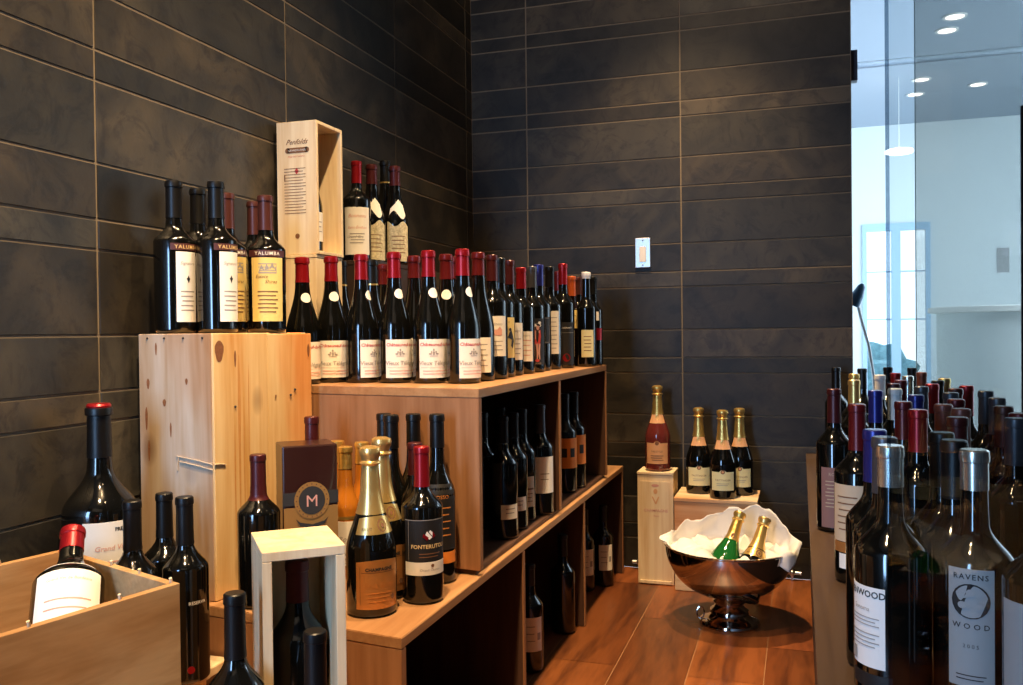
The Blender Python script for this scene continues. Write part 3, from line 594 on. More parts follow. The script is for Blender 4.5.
def lined(name, y0, y1, z0, z1, root):  # inner faces carry painted shade; only the front edge stays plain veneer
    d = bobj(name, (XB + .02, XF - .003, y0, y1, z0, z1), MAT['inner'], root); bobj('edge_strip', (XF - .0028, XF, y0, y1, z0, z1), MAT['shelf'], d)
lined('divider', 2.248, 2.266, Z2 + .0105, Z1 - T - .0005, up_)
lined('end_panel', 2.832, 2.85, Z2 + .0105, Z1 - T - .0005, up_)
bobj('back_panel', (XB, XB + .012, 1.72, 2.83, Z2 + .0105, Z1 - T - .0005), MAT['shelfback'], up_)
for o in up_.children:     # the near end panel follows the skewed front
    pass
lo_ = empty('wine_shelf', (0, 0, 0), 0, 'longer brown wooden shelf unit standing on the floor beneath the other', 'shelf', 'stacked wooden shelf units')
bobj('top_board', (XB, XF, 1.268, 3.12, Z2 - T, Z2), MAT['shelft'], lo_, True)
bobj('end_panel', (XB, XF, 1.268, 1.268 + T, .001, Z2 - T - .0005), MAT['shelf'], lo_, False)
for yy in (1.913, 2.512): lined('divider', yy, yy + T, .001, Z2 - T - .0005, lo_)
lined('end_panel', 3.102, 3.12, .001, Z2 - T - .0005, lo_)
bobj('shade_lining', (XB + .014, XF - .010, 1.29, 3.10, Z2 - T - .003, Z2 - T - .0006), MAT['inner'], lo_, True)  # dark sheet added as painted shade under the top boards
bobj('shade_lining', (XB + .014, XF - .010, 1.66, 2.83, Z1 - T - .003, Z1 - T - .0006), MAT['inner'], up_, True)
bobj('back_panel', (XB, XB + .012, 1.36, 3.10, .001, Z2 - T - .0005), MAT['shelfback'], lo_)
for root, y0 in ((up_, 1.634), (lo_, 1.268)):
    for o in root.children:
        if o.name.startswith('end_panel'):
            ys = [v.co.y for v in o.data.vertices]
            if min(ys) < y0 + .01:
                for v in o.data.vertices: v.co.y -= (v.co.x + .605) * .14

# ------------------------------------------------------------ bottles on the upper cabinet
G1, G2, G3 = 'bottles on the top board of the upper shelf unit', 'bottles on the front ledge of the lower shelf unit', 'bottles on the pale upright crate'
V = 'red-capped white-oval bottle '
rows = [
 (-1.064, 1.740, .285, 'vieux', V + 'right of the upright pale crate, lowest of its kind', 24),
 (-1.035, 1.818, .292, 'vieux', V + 'whole square label showing, before the small stacked pale box', 20),
 (-.958, 1.820, .294, 'vieux', V + 'label turned furthest right, directly below the white-labelled tall bottle', 62),
 (-.875, 1.820, .296, 'vieux', V + 'below the two mottled-label bottles', 36),
 (-.790, 1.820, .296, 'vieux', V + 'second from the shelf unit front corner', 33),
 (-.708, 1.820, .296, 'vieux', V + 'at the front corner of the shelf unit', 54),
 (-1.108, 1.995, .297, 'plaindark', 'black-capped bottle with thin gold neck ring before the pale box', 0),
 (-.988, 1.930, .291, 'plaindark', 'black-capped bottle with gold neck ring behind the third red-capped bottle', 0),
 (-1.004, 2.030, .287, 'plainred', 'dark red-capped bottle mostly hidden at the back of the left cluster', 0),
 (-.876, 1.932, .296, 'plainred', 'dark red-capped bottle peeping out between fourth and fifth front bottles', 0),
 (-.785, 1.912, .295, 'vieuxold', 'dark red-capped bottle behind, between the two rightmost oval-sticker bottles', 0),
 (-.798, 1.999, .296, 'plainred', 'dark red-capped bottle whose neck touches the corner bottle cap on its left', 0),
 (-.705, 1.912, .296, 'plainred', 'brownish red-capped bottle right behind the corner bottle', 0),
 (-.699, 1.990, .296, 'bdx_cream', 'bright red-capped bottle with cream picture label right of the corner bottle', 12),
 (-.709, 2.078, .296, 'yellowbird', 'black-capped bottle with broad yellow label and dark bird', 22),
 (-.712, 2.162, .296, 'cream_plain', 'maroon-capped bottle with cream label right of the yellow bird label', 25),
 (-.708, 2.250, .283, 'redcap_cream', 'short bright red-capped bottle with cream and pink label', 15),
 (-.704, 2.337, .292, 'figure', 'grey-capped bottle with black label showing a figure in red', 18),
 (-.710, 2.426, .303, 'darklabel', 'blue-capped bottle with plain black framed label', 15),
 (-.702, 2.514, .303, 'tallcream', 'black-capped bottle with tall narrow cream label', 12),
 (-.715, 2.664, .298, 'smallsquare', 'short bright red-topped bottle behind the purple-red capped one', 15),
 (-.684, 2.600, .317, 'dotred', 'tall purple-red capped bottle with red disc at the foot of a black label', 15),
 (-.693, 2.741, .287, 'highyellow', 'orange-capped bottle with a yellow label high on its shoulder', 10),
 (-.692, 2.818, .289, 'creamtail', 'brown-capped bottle with pale yellow label beside the white cap', 5),
 (-.638, 2.712, .297, 'creamtail2', 'white-capped bottle near the far end of the top board', 5),
 (-.634, 2.785, .286, 'redlab', 'last bottle on the top board, with a red label band', 10),
]
for x, y, h, st, lb, tn in rows: bottle(x, y, Z1, h, st, lb, tn, G1)

# tall pale crate standing on end, planked
CRX, CRY = -1.010, 1.345
cr = empty('wooden_crate', (0, 0, 0), 0, 'tall knotty pine crate on end with nailed planks, six bottles on top', 'crate')
ca, cb = math.radians(3.5), None
def crbox(name, u0, u1, v0, v1, z0, z1, m, bev=.0015):
    """u: from the corner to the left wall, v: from the corner along the wall"""
    bm = bmesh.new(); box(bm, -u1, -u0, v0, v1, z0, z1, bev)
    o = link(name, mesh(name, bm, m, False), cr); o.location = (CRX, CRY, Z2 + .001); o.rotation_euler = (0, 0, -ca * .9); return o
CW, CL, CH = .172, .312, .488
crbox('end_board', 0.004, CW, 0, .014, 0, CH, MAT['pineg'])
crbox('side_board', 0, .014, .0005, CL * .51, 0, CH, MAT['pinec']).location.y += .001
crbox('side_board', 0.001, .014, CL * .515, CL, 0, CH - .002, MAT['pinec'])
crbox('end_board', 0.0145, CW, CL - .014, CL, 0, CH, MAT['pineg'])
crbox('side_board', CW - .012, CW, .0145, CL - .0145, 0, CH, MAT['pinec'])
crbox('top_board', .0145, CW - .0125, .0145, CL - .0145, CH - .014, CH, MAT['pinec'])
bm = bmesh.new()
for u in (.022, .066, .11, .150):
    bmesh.ops.create_uvsphere(bm, u_segments=8, v_segments=6, radius=.0022, matrix=Matrix.Translation((-u, -.0005, CH - .008)))
for v, z in ((.06, .35), (.235, .36), (.25, .37)):
    bmesh.ops.create_uvsphere(bm, u_segments=8, v_segments=6, radius=.0025, matrix=Matrix.Translation((.0003, v, z)))
o = link('nail', mesh('nail', bm, MAT['inkblack']), cr); o.location = (CRX, CRY, Z2 + .001); o.rotation_euler = (0, 0, -ca * .9); o.name = 'nails'; o['kind'] = 'stuff'
def knot(bm, face, a, z, ra, rz):   # dark knots and resin streaks of the boards, lying on the surface
    vs = []
    for i in range(14):
        q = 2 * PI * i / 14; da, dz = ra * math.cos(q) * (1 + .15 * math.sin(3 * q)), rz * math.sin(q)
        vs.append(bm.verts.new((-(a + da), -.0003, z + dz) if face == 'end' else (.0003, a + da, z + dz)))
    bm.faces.new(vs)
bm = bmesh.new()
for kk in (('end', .150, .395, .0035, .010), ('end', .130, .46, .0022, .012), ('end', .112, .36, .004, .007), ('end', .098, .31, .002, .014), ('end', .155, .33, .003, .022), ('end', .150, .27, .0025, .020), ('end', .060, .40, .003, .006),
           ('side', .018, .455, .012, .020), ('side', .062, .44, .003, .016), ('side', .185, .36, .0025, .004), ('side', .30, .45, .004, .014)): knot(bm, *kk)
o = link('knots', mesh('knots', bm, MAT['knot'], False), cr); o.location = (CRX, CRY, Z2 + .001); o.rotation_euler = (0, 0, -ca * .9); o['kind'] = 'stuff'
bm = bmesh.new()
for kk in (('side', .072, .30, .004, .15), ('side', .085, .24, .002, .13), ('side', .100, .33, .0015, .10), ('side', .058, .20, .002, .12)): knot(bm, *kk)
o = link('resin_streaks', mesh('resin_streaks', bm, MAT['resin'], False), cr); o.location = (CRX, CRY, Z2 + .001); o.rotation_euler = (0, 0, -ca * .9); o['kind'] = 'stuff'
bm = bmesh.new()   # creased strip of clear tape round the corner
for a, b_ in (((-.085, -.0012, .262), (-.002, -.0012, .250)), ((-.078, -.0012, .252), (-.002, -.0012, .240)), ((.0012, .0, .250), (.0012, .030, .246)), ((-.08, -.0012, .262), (-.083, -.0012, .235))):
    tube(bm, [a, tuple((Vector(a) + Vector(b_)) / 2 + Vector((0, -.0004, .001))), b_], .0012, 6)
o = link('tape', mesh('tape', bm, MAT['tape']), cr); o.location = (CRX, CRY, Z2 + .001); o.rotation_euler = (0, 0, -ca * .9)
ZC1 = Z2 + .001 + CH
for x, y, h, st, lb, tn in [
 (-1.130, 1.396, .290, 'valwhite', 'black-capped broad bottle with white label, nearest the left picture edge on the crate', 38),
 (-1.142, 1.482, .289, 'valwhite', 'black-capped broad bottle mostly hidden between the two white-labelled ones', 30),
 (-1.062, 1.432, .290, 'valwhite', 'black-capped broad bottle with white label at the near corner of the crate top', 42),
 (-1.137, 1.568, .292, 'valyellow', 'brown-capped bottle with yellow label whose cap is half behind the black cap', 25),
 (-1.126, 1.650, .285, 'valyellow', 'brown-capped yellow-label bottle standing at the back of the crate top', 20),
 (-1.038, 1.560, .280, 'valyellow', 'brown-capped bottle with full yellow label facing forward, rightmost on the crate', 4)]:
    bottle(x, y, ZC1, h, st, lb, tn, G3)

# two slender wine boxes stacked behind, upper one open at the side
def flat(bm, items, M_):
    """flat inks on a plane: same items as ink()"""
    def P(u, z): return bm.verts.new(M_ @ Vector((u, 0, z)))
    for it in items:
        if it[0] == 't':
            vs, fs = text_raw(it[1], it[2], *it[5:]); bv = [P(x + it[3], y + it[4]) for x, y, _ in vs]
            for f in fs:
                try: bm.faces.new([bv[i] for i in f])
                except ValueError: pass
        elif it[0] == 'r': bm.faces.new([P(it[1], it[3]), P(it[2], it[3]), P(it[2], it[4]), P(it[1], it[4])])
        elif it[0] == 'n':
            n, u0, u1, z0, z1 = it[1:]
            for j in range(n):
                zc = z1 + (z0 - z1) * (j + .5) / n; hh = min(.0011, .12 * (z1 - z0) / n); q = u1 - (.12 * (u1 - u0) if j % 3 == 1 else 0)
                bm.faces.new([P(u0, zc - hh), P(q, zc - hh), P(q, zc + hh), P(u0, zc + hh)])
        elif it[0] == 'o': bm.faces.new([P(it[1] + it[3] * math.cos(2 * PI * i / 24), it[2] + it[4] * math.sin(2 * PI * i / 24)) for i in range(24)])
        elif it[0] == 'poly': bm.faces.new([P(u, z) for u, z in it[1]])
BX = empty('wine_box', (-1.137, 1.895, Z1 + .001), 0, 'closed pale wine box at the back, under the printed open one', 'wooden box', 'two stacked slender wine boxes')
W2, D2, HB = .054, .062, .300
boxobj('box_body', (-W2, W2, -D2, D2, 0, HB - .008), MAT['pinel'], BX)
boxobj('lid_board', (-W2 - .001, W2 + .001, -D2 - .001, D2 + .001, HB - .0075, HB), MAT['pinel'], BX)
ob = empty('wine_box', (-1.133, 1.897, Z1 + HB + .002), 0, 'open-sided pale wine box with printed front, topmost against the dark wall', 'wooden box', 'two stacked slender wine boxes')
HO = .316; t = .008
fp = boxobj('front_board', (-W2, W2, -D2, -D2 + t, 0, HO), MAT['pinel'], ob)
boxobj('back_board', (-W2, W2, D2 - t, D2, 0, HO), MAT['pinel'], ob)
boxobj('side_board', (-W2, -W2 + t, -D2 + t + .0003, D2 - t - .0003, 0, HO), MAT['pinel'], ob)
boxobj('top_board', (-W2 + t + .0003, W2, -D2 + t + .0003, D2 - t - .0003, HO - t, HO), MAT['pinel'], ob)
boxobj('bottom_board', (-W2 + t + .0003, W2, -D2 + t + .0003, D2 - t - .0003, 0, t), MAT['pinel'], ob)
MP = Matrix.Translation((0, -D2 - .0004, 0))
bm = bmesh.new(); flat(bm, [('t', 'Penfolds', .017, 0, .262, .5, .0002), ('n', 16, -.034, .024, .095, .208), ('o', 0, .044, .006, .006), ('r', -.034, -.031, .175, .190)], MP)
link('printed_text', mesh('printed_text', bm, MAT['inkbrown'], False), fp)
bm = bmesh.new(); flat(bm, [('r', -.024, .028, .241, .254), ('o', -.024, .2475, .0065, .0065), ('o', .028, .2475, .0065, .0065)], MP)
bd = link('printed_band', mesh('printed_band', bm, MAT['inkbrown'], False), fp)
bm = bmesh.new(); flat(bm, [('t', 'GRANDFATHER', .0065, .002, .2452, 0, 0, 1.05)], Matrix.Translation((0, -D2 - .0008, 0)))
link('printed_text', mesh('printed_text', bm, MAT['cream'], False), fp)
bm = bmesh.new(); flat(bm, [('t', 'FINE OLD TAWNY', .0055, 0, .231, 0, 0), ('poly', [(.0, .206), (.006, .198), (0, .190), (-.006, .198)])], MP)
link('printed_text', mesh('printed_text', bm, MAT['inkred'], False), fp)
bottle(-1.136, 1.890, Z1 + HB + .002 + t, .262, 'inboxsmall', 'small bottle standing inside the open printed wine box', 40)

# dark crate carrying four bottles by the wall
dk = empty('wooden_crate', (-1.118, 2.225, Z1 + .001), 0, 'dark stained crate against the wall, hidden behind the red caps', 'crate')
bm = bmesh.new(); box(bm, -.070, .070, -.175, .175, 0, .012); box(bm, -.070, -.060, -.175, .175, .012, .29); box(bm, .060, .070, -.175, .175, .012, .29); box(bm, -.06, .06, -.175, -.165, .012, .29); box(bm, -.06, .06, .165, .175, .012, .29)
link('crate_body', mesh('crate_body', bm, MAT['darkwood'], False), dk); boxobj('lid_board', (-.071, .071, -.176, .176, .2905, .302), MAT['darkwood'], dk)
for x, y, h, st, lb, tn in [
 (-1.129, 2.125, .271, 'boxedwhite', 'bright red-capped bottle with large white label right of the open printed box', 0),
 (-1.122, 2.200, .275, 'mottled', 'maroon-capped bottle with pale neck scarf beside the big white label', 12),
 (-1.144, 2.330, .311, 'plaindark', 'tall black-capped unlabelled bottle behind the two mottled labels', 0),
 (-1.085, 2.270, .280, 'mottled', 'red-topped bottle with pale neck scarf, furthest right on the dark crate', 14)]:
    bottle(x, y, Z1 + .303, h, st, lb, tn, 'bottles high against the left wall')

# ------------------------------------------------------------ front ledge of the lower cabinet
for x, y, h, st, lb, tn, kw in [
 (-.806, 1.620, .322, 'tallblack', 'slender tall black bottle, leftmost of the tall ones behind the champagne', 0, {}),
 (-.758, 1.555, .326, 'tallblack', 'slender tall black bottle right behind the gold champagne foils', 0, {}),
 (-.739, 1.617, .323, 'tallblack', 'slender tall black bottle rising behind the bright red cap', 0, {}),
 (-.676, 1.590, .326, 'tallorange', 'tall black bottle with orange band label, rightmost on the front ledge', 10, {}),
 (-.699, 1.535, .276, 'darkmouth', 'dark bottle whose cap shows just behind the bright red cap', 0, {}),
 (-.655, 1.467, .279, 'fonte', 'bright red-capped bottle with black label over a cream band', 12, {}),
 (-.713, 1.378, .289, 'champ_copper', 'gold-foiled champagne bottle with copper label, nearest the ledge edge', 18, {}),
 (-.737, 1.470, .293, 'champ_copper', 'gold-foiled champagne bottle partly hidden behind the copper-labelled one', 12, {}),
 (-.923, 1.637, .261, 'sauternes', 'small golden dessert wine bottle just right of the dark carton', 0, {}),
 (-.868, 1.570, .259, 'sauternes', 'small golden dessert wine bottle with its white label showing', 0, {}),
 (-.866, 1.637, .260, 'sauternes', 'small golden dessert wine bottle half behind the champagne foil', 0, {}),
 (-.928, 1.360, .270, 'maroonneck', 'maroon-necked bottle between the tall crate and the dark carton', 0, {}),
 (-.930, 1.548, .320, 'darkmouth', 'bottle whose maroon cap rises behind the dark carton', 0, {})]:
    bottle(x, y, Z2, h, st, lb, tn, G2)

ct = empty('wine_carton', (-.882, 1.447, Z2 + .001), math.radians(41), 'dark red gift carton with a round gold crest on its front', 'carton')
cbm = bmesh.new(); box(cbm, -.050, .050, -.042, .042, 0, .281, .003); link('carton_body', mesh('carton_body', cbm, MAT['box'], False), ct)
boxobj('gold_panel', (-.0485, .0495, -.0430, -.0421, .02, .168), MAT['cartongold'], ct, .0002)
boxobj('dark_stripe', (-.0505, .0505, -.0436, -.0431, .172, .196), MAT['inkblack'], ct, .0001)
bm = bmesh.new(); MC = Matrix.Translation((0, -.0442, 0)); flat(bm, [('o', .002, .180, .032, .034)], MC); em = link('crest', mesh('crest', bm, MAT['cartongold'], False), ct)
bm = bmesh.new(); flat(bm, [('o', .002, .180, .024, .026)], Matrix.Translation((0, -.0447, 0))); link('crest_field', mesh('crest_field', bm, MAT['inkblack'], False), em)
bm = bmesh.new(); flat(bm, [('t', 'M', .030, .002, .169)], Matrix.Translation((0, -.0452, 0))); link('lettering', mesh('lettering', bm, MAT['inkpink'], False), em)
bm = bmesh.new()
for i in range(20):
    a = 2 * PI * i / 20; flat(bm, [('o', .002 + .028 * math.cos(a), .180 + .030 * math.sin(a), .0013, .0013)], Matrix.Translation((0, -.0447, 0)))
link('crest_beading', mesh('crest_beading', bm, MAT['inkbrown'], False), em)
bm = bmesh.new(); flat(bm, [('poly', [(-.028, .148), (-.02, .141), (.002, .136), (.024, .141), (.032, .148), (.024, .135), (.002, .128), (-.02, .135)])], Matrix.Translation((0, -.0447, 0)))
link('ribbon', mesh('ribbon', bm, MAT['inkblack'], False), em)

# ------------------------------------------------------------ steps at the near left
ped = empty('wooden_plinth', (0, 0, 0), 0, 'low wooden plinth beneath the near boxes, barely showing at the bottom edge', 'plinth')
bobj('top_board', (-1.19, -.50, .30, 1.262, .172, .190), MAT['shelft'], ped); bobj('side_panel', (-1.18, -.52, .32, .34, .001, .1715), MAT['shelf'], ped); bobj('side_panel', (-1.18, -.52, 1.235, 1.255, .001, .1715), MAT['shelf'], ped)
stp = empty('wooden_step', (0, 0, 0), 0, 'small pale wooden step under the three plain black bottles', 'step')
bm = bmesh.new(); vs = []
board(bm, -1.188, -.958, 1.094, 1.258, .285, .300); link('top_board', mesh('top_board', bm, MAT['pinel'], False), stp)
bobj('side_panel', (-1.18, -.962, 1.098, 1.11, .191, .2845), MAT['pinel'], stp); bobj('side_panel', (-1.18, -.962, 1.24, 1.252, .191, .2845), MAT['pinel'], stp)
# widen the step back to the cabinet where the cabinet recedes
bobj('back_board', (-1.188, -.960, 1.2585, 1.314, .285, .300), MAT['pinel'], stp)
G4 = 'bottles at the near left'
for x, y, h, st, lb, tn in [
 (-1.023, 1.152, .305, 'plainblack', 'plain black bottle half behind the open crate corner, before the huge bottle', 0),
 (-1.056, 1.267, .295, 'plainblack', 'plain black bottle between and behind the other two on the pale step', 0),
 (-.972, 1.215, .302, 'smallprint', 'black bottle with faint white print and red dot at the step edge', 10)]:
    bottle(x, y, .300, h, st, lb, tn, G4)
bottle(-1.136, 1.205, .300, .455, 'jeroboam', 'huge dark bottle with red wax top and cream label by the wall', 14)
bottle(-.722, 1.000, .190, .334, 'plainblack', 'plain black bottle beside the open upright box at the bottom edge', 0, G4)
bottle(-.581, .968, .190, .307, 'copperTop', 'dark bottle whose cap overlaps the open upright box front', 0, G4)

# upright open box with a bottle inside
FL, FR, BR, BL = Vector((-.698, 1.044)), Vector((-.616, 1.114)), Vector((-.710, 1.209)), Vector((-.793, 1.137))
ang = math.atan2(FR.y - FL.y, FR.x - FL.x); cx = (FL + FR + BR + BL) / 4
ub = empty('wine_box', (cx.x, cx.y, .191), ang, 'upright open-fronted pale wooden box holding one large dark bottle', 'wooden box')
wx, wy, hh, t = .0575, .069, .379, .0135
boxobj('side_board', (-wx, -wx + t, -wy, wy, 0, hh - t - .0003), MAT['pinel'], ub)
boxobj('side_board', (wx - t, wx, -wy, wy, 0, hh - t - .0003), MAT['pinel'], ub)
boxobj('top_board', (-wx, wx, -wy, wy, hh - t, hh), MAT['pinel'], ub)
boxobj('back_board', (-wx + t + .0003, wx - t - .0003, wy - .008, wy, 0, hh - t - .0003), MAT['pinel'], ub)
boxobj('bottom_board', (-wx + t + .0003, wx - t - .0003, -wy, wy - .0085, 0, t), MAT['pinel'], ub)
bottle(cx.x, cx.y, .191 + t, .334, 'boxedmagnum', 'large dark bottle with maroon neck standing inside the open upright box', 25)

# open crate with one big bottle leaning in it
A0, A1 = Vector((-.787, .972)), Vector((-1.089, 1.079))
dU = (A1 - A0).normalized(); dV = Vector((-.221, -.975)).normalized(); LU, LV = .322, .50
c0 = empty('wooden_crate', (A0.x, A0.y, .191), math.atan2(-dU.y, -dU.x), 'open honey-coloured wooden crate at lower left with one bottle lying inside', 'crate')
# local +x runs from the wall corner to the near corner, local -y towards the camera
HC, t = .349, .012
# local frame: x in [-LU, 0], y in [-LV, 0]
SH = (dV.dot(Vector((math.cos(c0.rotation_euler.z), math.sin(c0.rotation_euler.z)))))
def cbox(name, x0, x1, y0, y1, z0, z1, m):
    bm = bmesh.new(); box(bm, x0, x1, y0, y1, z0, z1, .001)
    for v in bm.verts: v.co.x += -v.co.y * SH
    return link(name, mesh(name, bm, m, False), c0)
cbox('side_board', -t, 0, -LV, 0, 0, HC, MAT['crate'])
cbox('side_board', -LU, -LU + t, -LV, -t - .0003, 0, HC, MAT['crate'])
cbox('end_board', -LU, -t - .0003, -t, 0, 0, HC, MAT['crate'])
cbox('end_board', -LU + t + .0003, -t - .0003, -LV, -LV + t, 0, HC, MAT['crate'])
cbox('bottom_board', -LU + t + .0003, -t - .0003, -LV + t + .0003, -t - .0003, 0, t, MAT['crate'])
bm = bmesh.new()
for (x, y) in ((-.006, -.085), (-.006, -.20), (-.09, -.006), (-.165, -.006), (-LU + .006, -.10), (-.012, -.006)):
    tube(bm, [(x - y * SH, y, HC - .002), (x - y * SH + .0015, y - .001, HC + .004), (x - y * SH + .002, y - .002, HC + .007)], .0022, 6)
link('dowel', mesh('dowel', bm, MAT['pinel']), c0).name = 'dowels'
bpy.data.objects['dowels']['kind'] = 'stuff'
# leaning bottle: base towards the camera, neck to the far end
top_, foot = Vector((-1.020, 1.028, .583)), Vector((-.900, .880, .397))
axis = (top_ - foot).normalized()
cbox('support_board', -LU + t + .0003, -t - .0003, -LV + t + .0003, -t - .0003, .195, .205, MAT['crate'])
bb = bottle(foot.x, foot.y, foot.z, .268, 'bigwhite', 'big bottle with bright red cap and large white label lying in the open crate', 0)
bb.rotation_mode = 'QUATERNION'
toc = (Vector((0, 0, EYE)) - foot); toc = (toc - axis * toc.dot(axis)).normalized(); xa = (-toc).cross(axis)  # local -Y faces the viewer
R3 = Matrix((xa.normalized(), -toc, axis)).transposed()
bb.rotation_quaternion = R3.to_quaternion()

# ------------------------------------------------------------ bottles in the cabinets
G5, G6 = 'bottles inside the upper shelf unit', 'bottles inside the lower shelf unit'
ZI = Z2 + .010
for x, y, h, st, lb, tn in [
 (-.646, 2.205, .284, 'sh_silver', 'grey-capped bottle with white label inside the upper unit', 20),
 (-.668, 2.115, .28, 'sh_small2', 'dark bottle with tan label inside the upper unit beside the grey-capped one', 20),
 (-.660, 2.020, .28, 'sh_small', 'dark bottle with small pale label in the middle of the upper unit', 20),
 (-.655, 1.925, .28, 'sh_small', 'dark bottle with small pale label nearest the front of the upper unit', 30),
 (-.740, 2.160, .28, 'sh_plain', 'unlabelled black bottle deep inside the upper unit', 0),
 (-.735, 2.010, .28, 'sh_plain', 'unlabelled black bottle behind the small pale labels in the upper unit', 0),
 (-.662, 2.520, .29, 'sh_orange', 'bottle with orange label nearest the divider inside the upper unit', 20),
 (-.655, 2.605, .29, 'sh_orange', 'bottle with orange label further back inside the upper unit', 20)]:
    bottle(x, y, ZI, h, st, lb, tn, G5)
for x, y, h, st, lb, tn in [
 (-.664, 2.155, .27, 'sh_cream', 'dark bottle with cream label in the nearest visible bay of the lower unit', 15),
 (-.655, 2.455, .28, 'sh_plain', 'unlabelled dark bottle by the middle divider of the lower unit', 0),
 (-.690, 2.870, .27, 'sh_cream', 'bottle half hidden behind the last divider of the lower unit', 15),
 (-.643, 2.950, .27, 'sh_cream', 'bottle with cream label at the far end of the lower unit', 15)]:
    bottle(x, y, .002, h, st, lb, tn, G6)

# ------------------------------------------------------------ back corner: boxes, champagne, bowl
sb = empty('wine_box', (-.472, 3.062, .001), 0, 'slim upright pale wine box carrying the rosé champagne bottle', 'wooden box')
boxobj('box_body', (-.061, .061, -.060, .060, 0, .374), MAT['pinel'], sb)
boxobj('top_board', (-.062, .062, -.062, .062, .3745, .383), MAT['pinel'], sb)
ld = boxobj('sliding_lid', (-.050, .050, -.0625, -.0605, .014, .352), MAT['pinel'], sb, .0006)
boxobj('bottom_cleat', (-.054, .054, -.0665, -.0605, .002, .013), MAT['pinel'], sb)
bm = bmesh.new(); MS = Matrix.Translation((0, -.0629, 0)); flat(bm, [('t', 'CHAMPAGNE', .0135, .002, .248, 0, .0002), ('t', 'Reims', .008, .004, .232, 0, 0)], MS)
link('printed_text', mesh('printed_text', bm, MAT['inkpink'], False), ld)
bm = bmesh.new(); flat(bm, [('poly', [(-.002, .275), (.004, .275), (.014, .300), (.010, .300)]), ('poly', [(-.002, .278), (-.012, .300), (-.008, .300), (.002, .280)]), ('o', .001, .318, .007, .009)], MS)
link('printed_emblem', mesh('printed_emblem', bm, MAT['peach'], False), ld)
bm = bmesh.new(); flat(bm, [('o', 0, .338, .013, .005)], MS); link('finger_notch', mesh('finger_notch', bm, MAT['inkpink'], False), ld)
bottle(-.470, 3.055, .385, .292, 'champ_rose', 'rosé champagne bottle with peach label on the slim upright box', -4, 'champagne bottles in the back corner')
wb = empty('wine_box', (-.268, 3.040, .001), 0, 'wide knotty pale wine box carrying three champagne bottles behind the bowl', 'wooden box')
boxobj('box_body', (-.133, .133, -.090, .120, 0, .297), MAT['pines'], wb)
boxobj('lid_board', (-.135, .135, -.092, .122, .2975, .309), MAT['pines'], wb)
for x, y, lb in [(-.332, 3.072, 'champagne bottle with cream label, left of the trio on the wide box'), (-.246, 2.996, 'champagne bottle with cream label, foremost of the trio on the wide box'), (-.196, 3.078, 'champagne bottle with cream label, right of the trio partly behind another')]:
    bottle(x, y, .3095, .292, 'champ_cream', lb, 0, 'champagne bottles in the back corner')

BC = Vector((-.203, 2.665)); RB, ZR = .186, .230
bowl = empty('champagne_bowl', (BC.x, BC.y, .0005), 0, 'large dark polished steel footed bowl on the wooden floor, lined with white cloth', 'bowl')
pr = [(.086, 0), (.088, .004), (.086, .010), (.078, .015), (.068, .018), (.060, .024), (.054, .030), (.058, .035), (.056, .041), (.046, .048), (.041, .056), (.043, .062), (.048, .066), (.044, .071), (.038, .076), (.036, .0815)]
link('pedestal_foot', mesh('pedestal_foot', lathe(pr, 48), MAT['chrome']), bowl)
po = []
for i in range(25):
    a = i / 24 * (PI / 2 * .99); po.append((.030 + (RB - .030) * math.sin(a) ** .92, .0820 + (ZR - .0820) * (1 - math.cos(a)) ** .95))
pi_ = [(r - .003, z + .003) for r, z in po[:-1]]
prof = po + [(RB + .003, ZR + .001), (RB + .003, ZR + .004), (RB - .003, ZR + .004)] + pi_[::-1]
link('bowl_shell', mesh('bowl_shell', lathe(prof, 72), MAT['chrome']), bowl)
# handle ring on the foot
bm = bmesh.new(); tube(bm, [(-.082 + .011 * math.cos(a), -.02 + .004 * math.sin(a), .030 + .016 * math.sin(a)) for a in [i / 14 * 2 * PI for i in range(15)]], .0022, 6)
link('foot_ring', mesh('foot_ring', bm, MAT['chrome']), bowl)

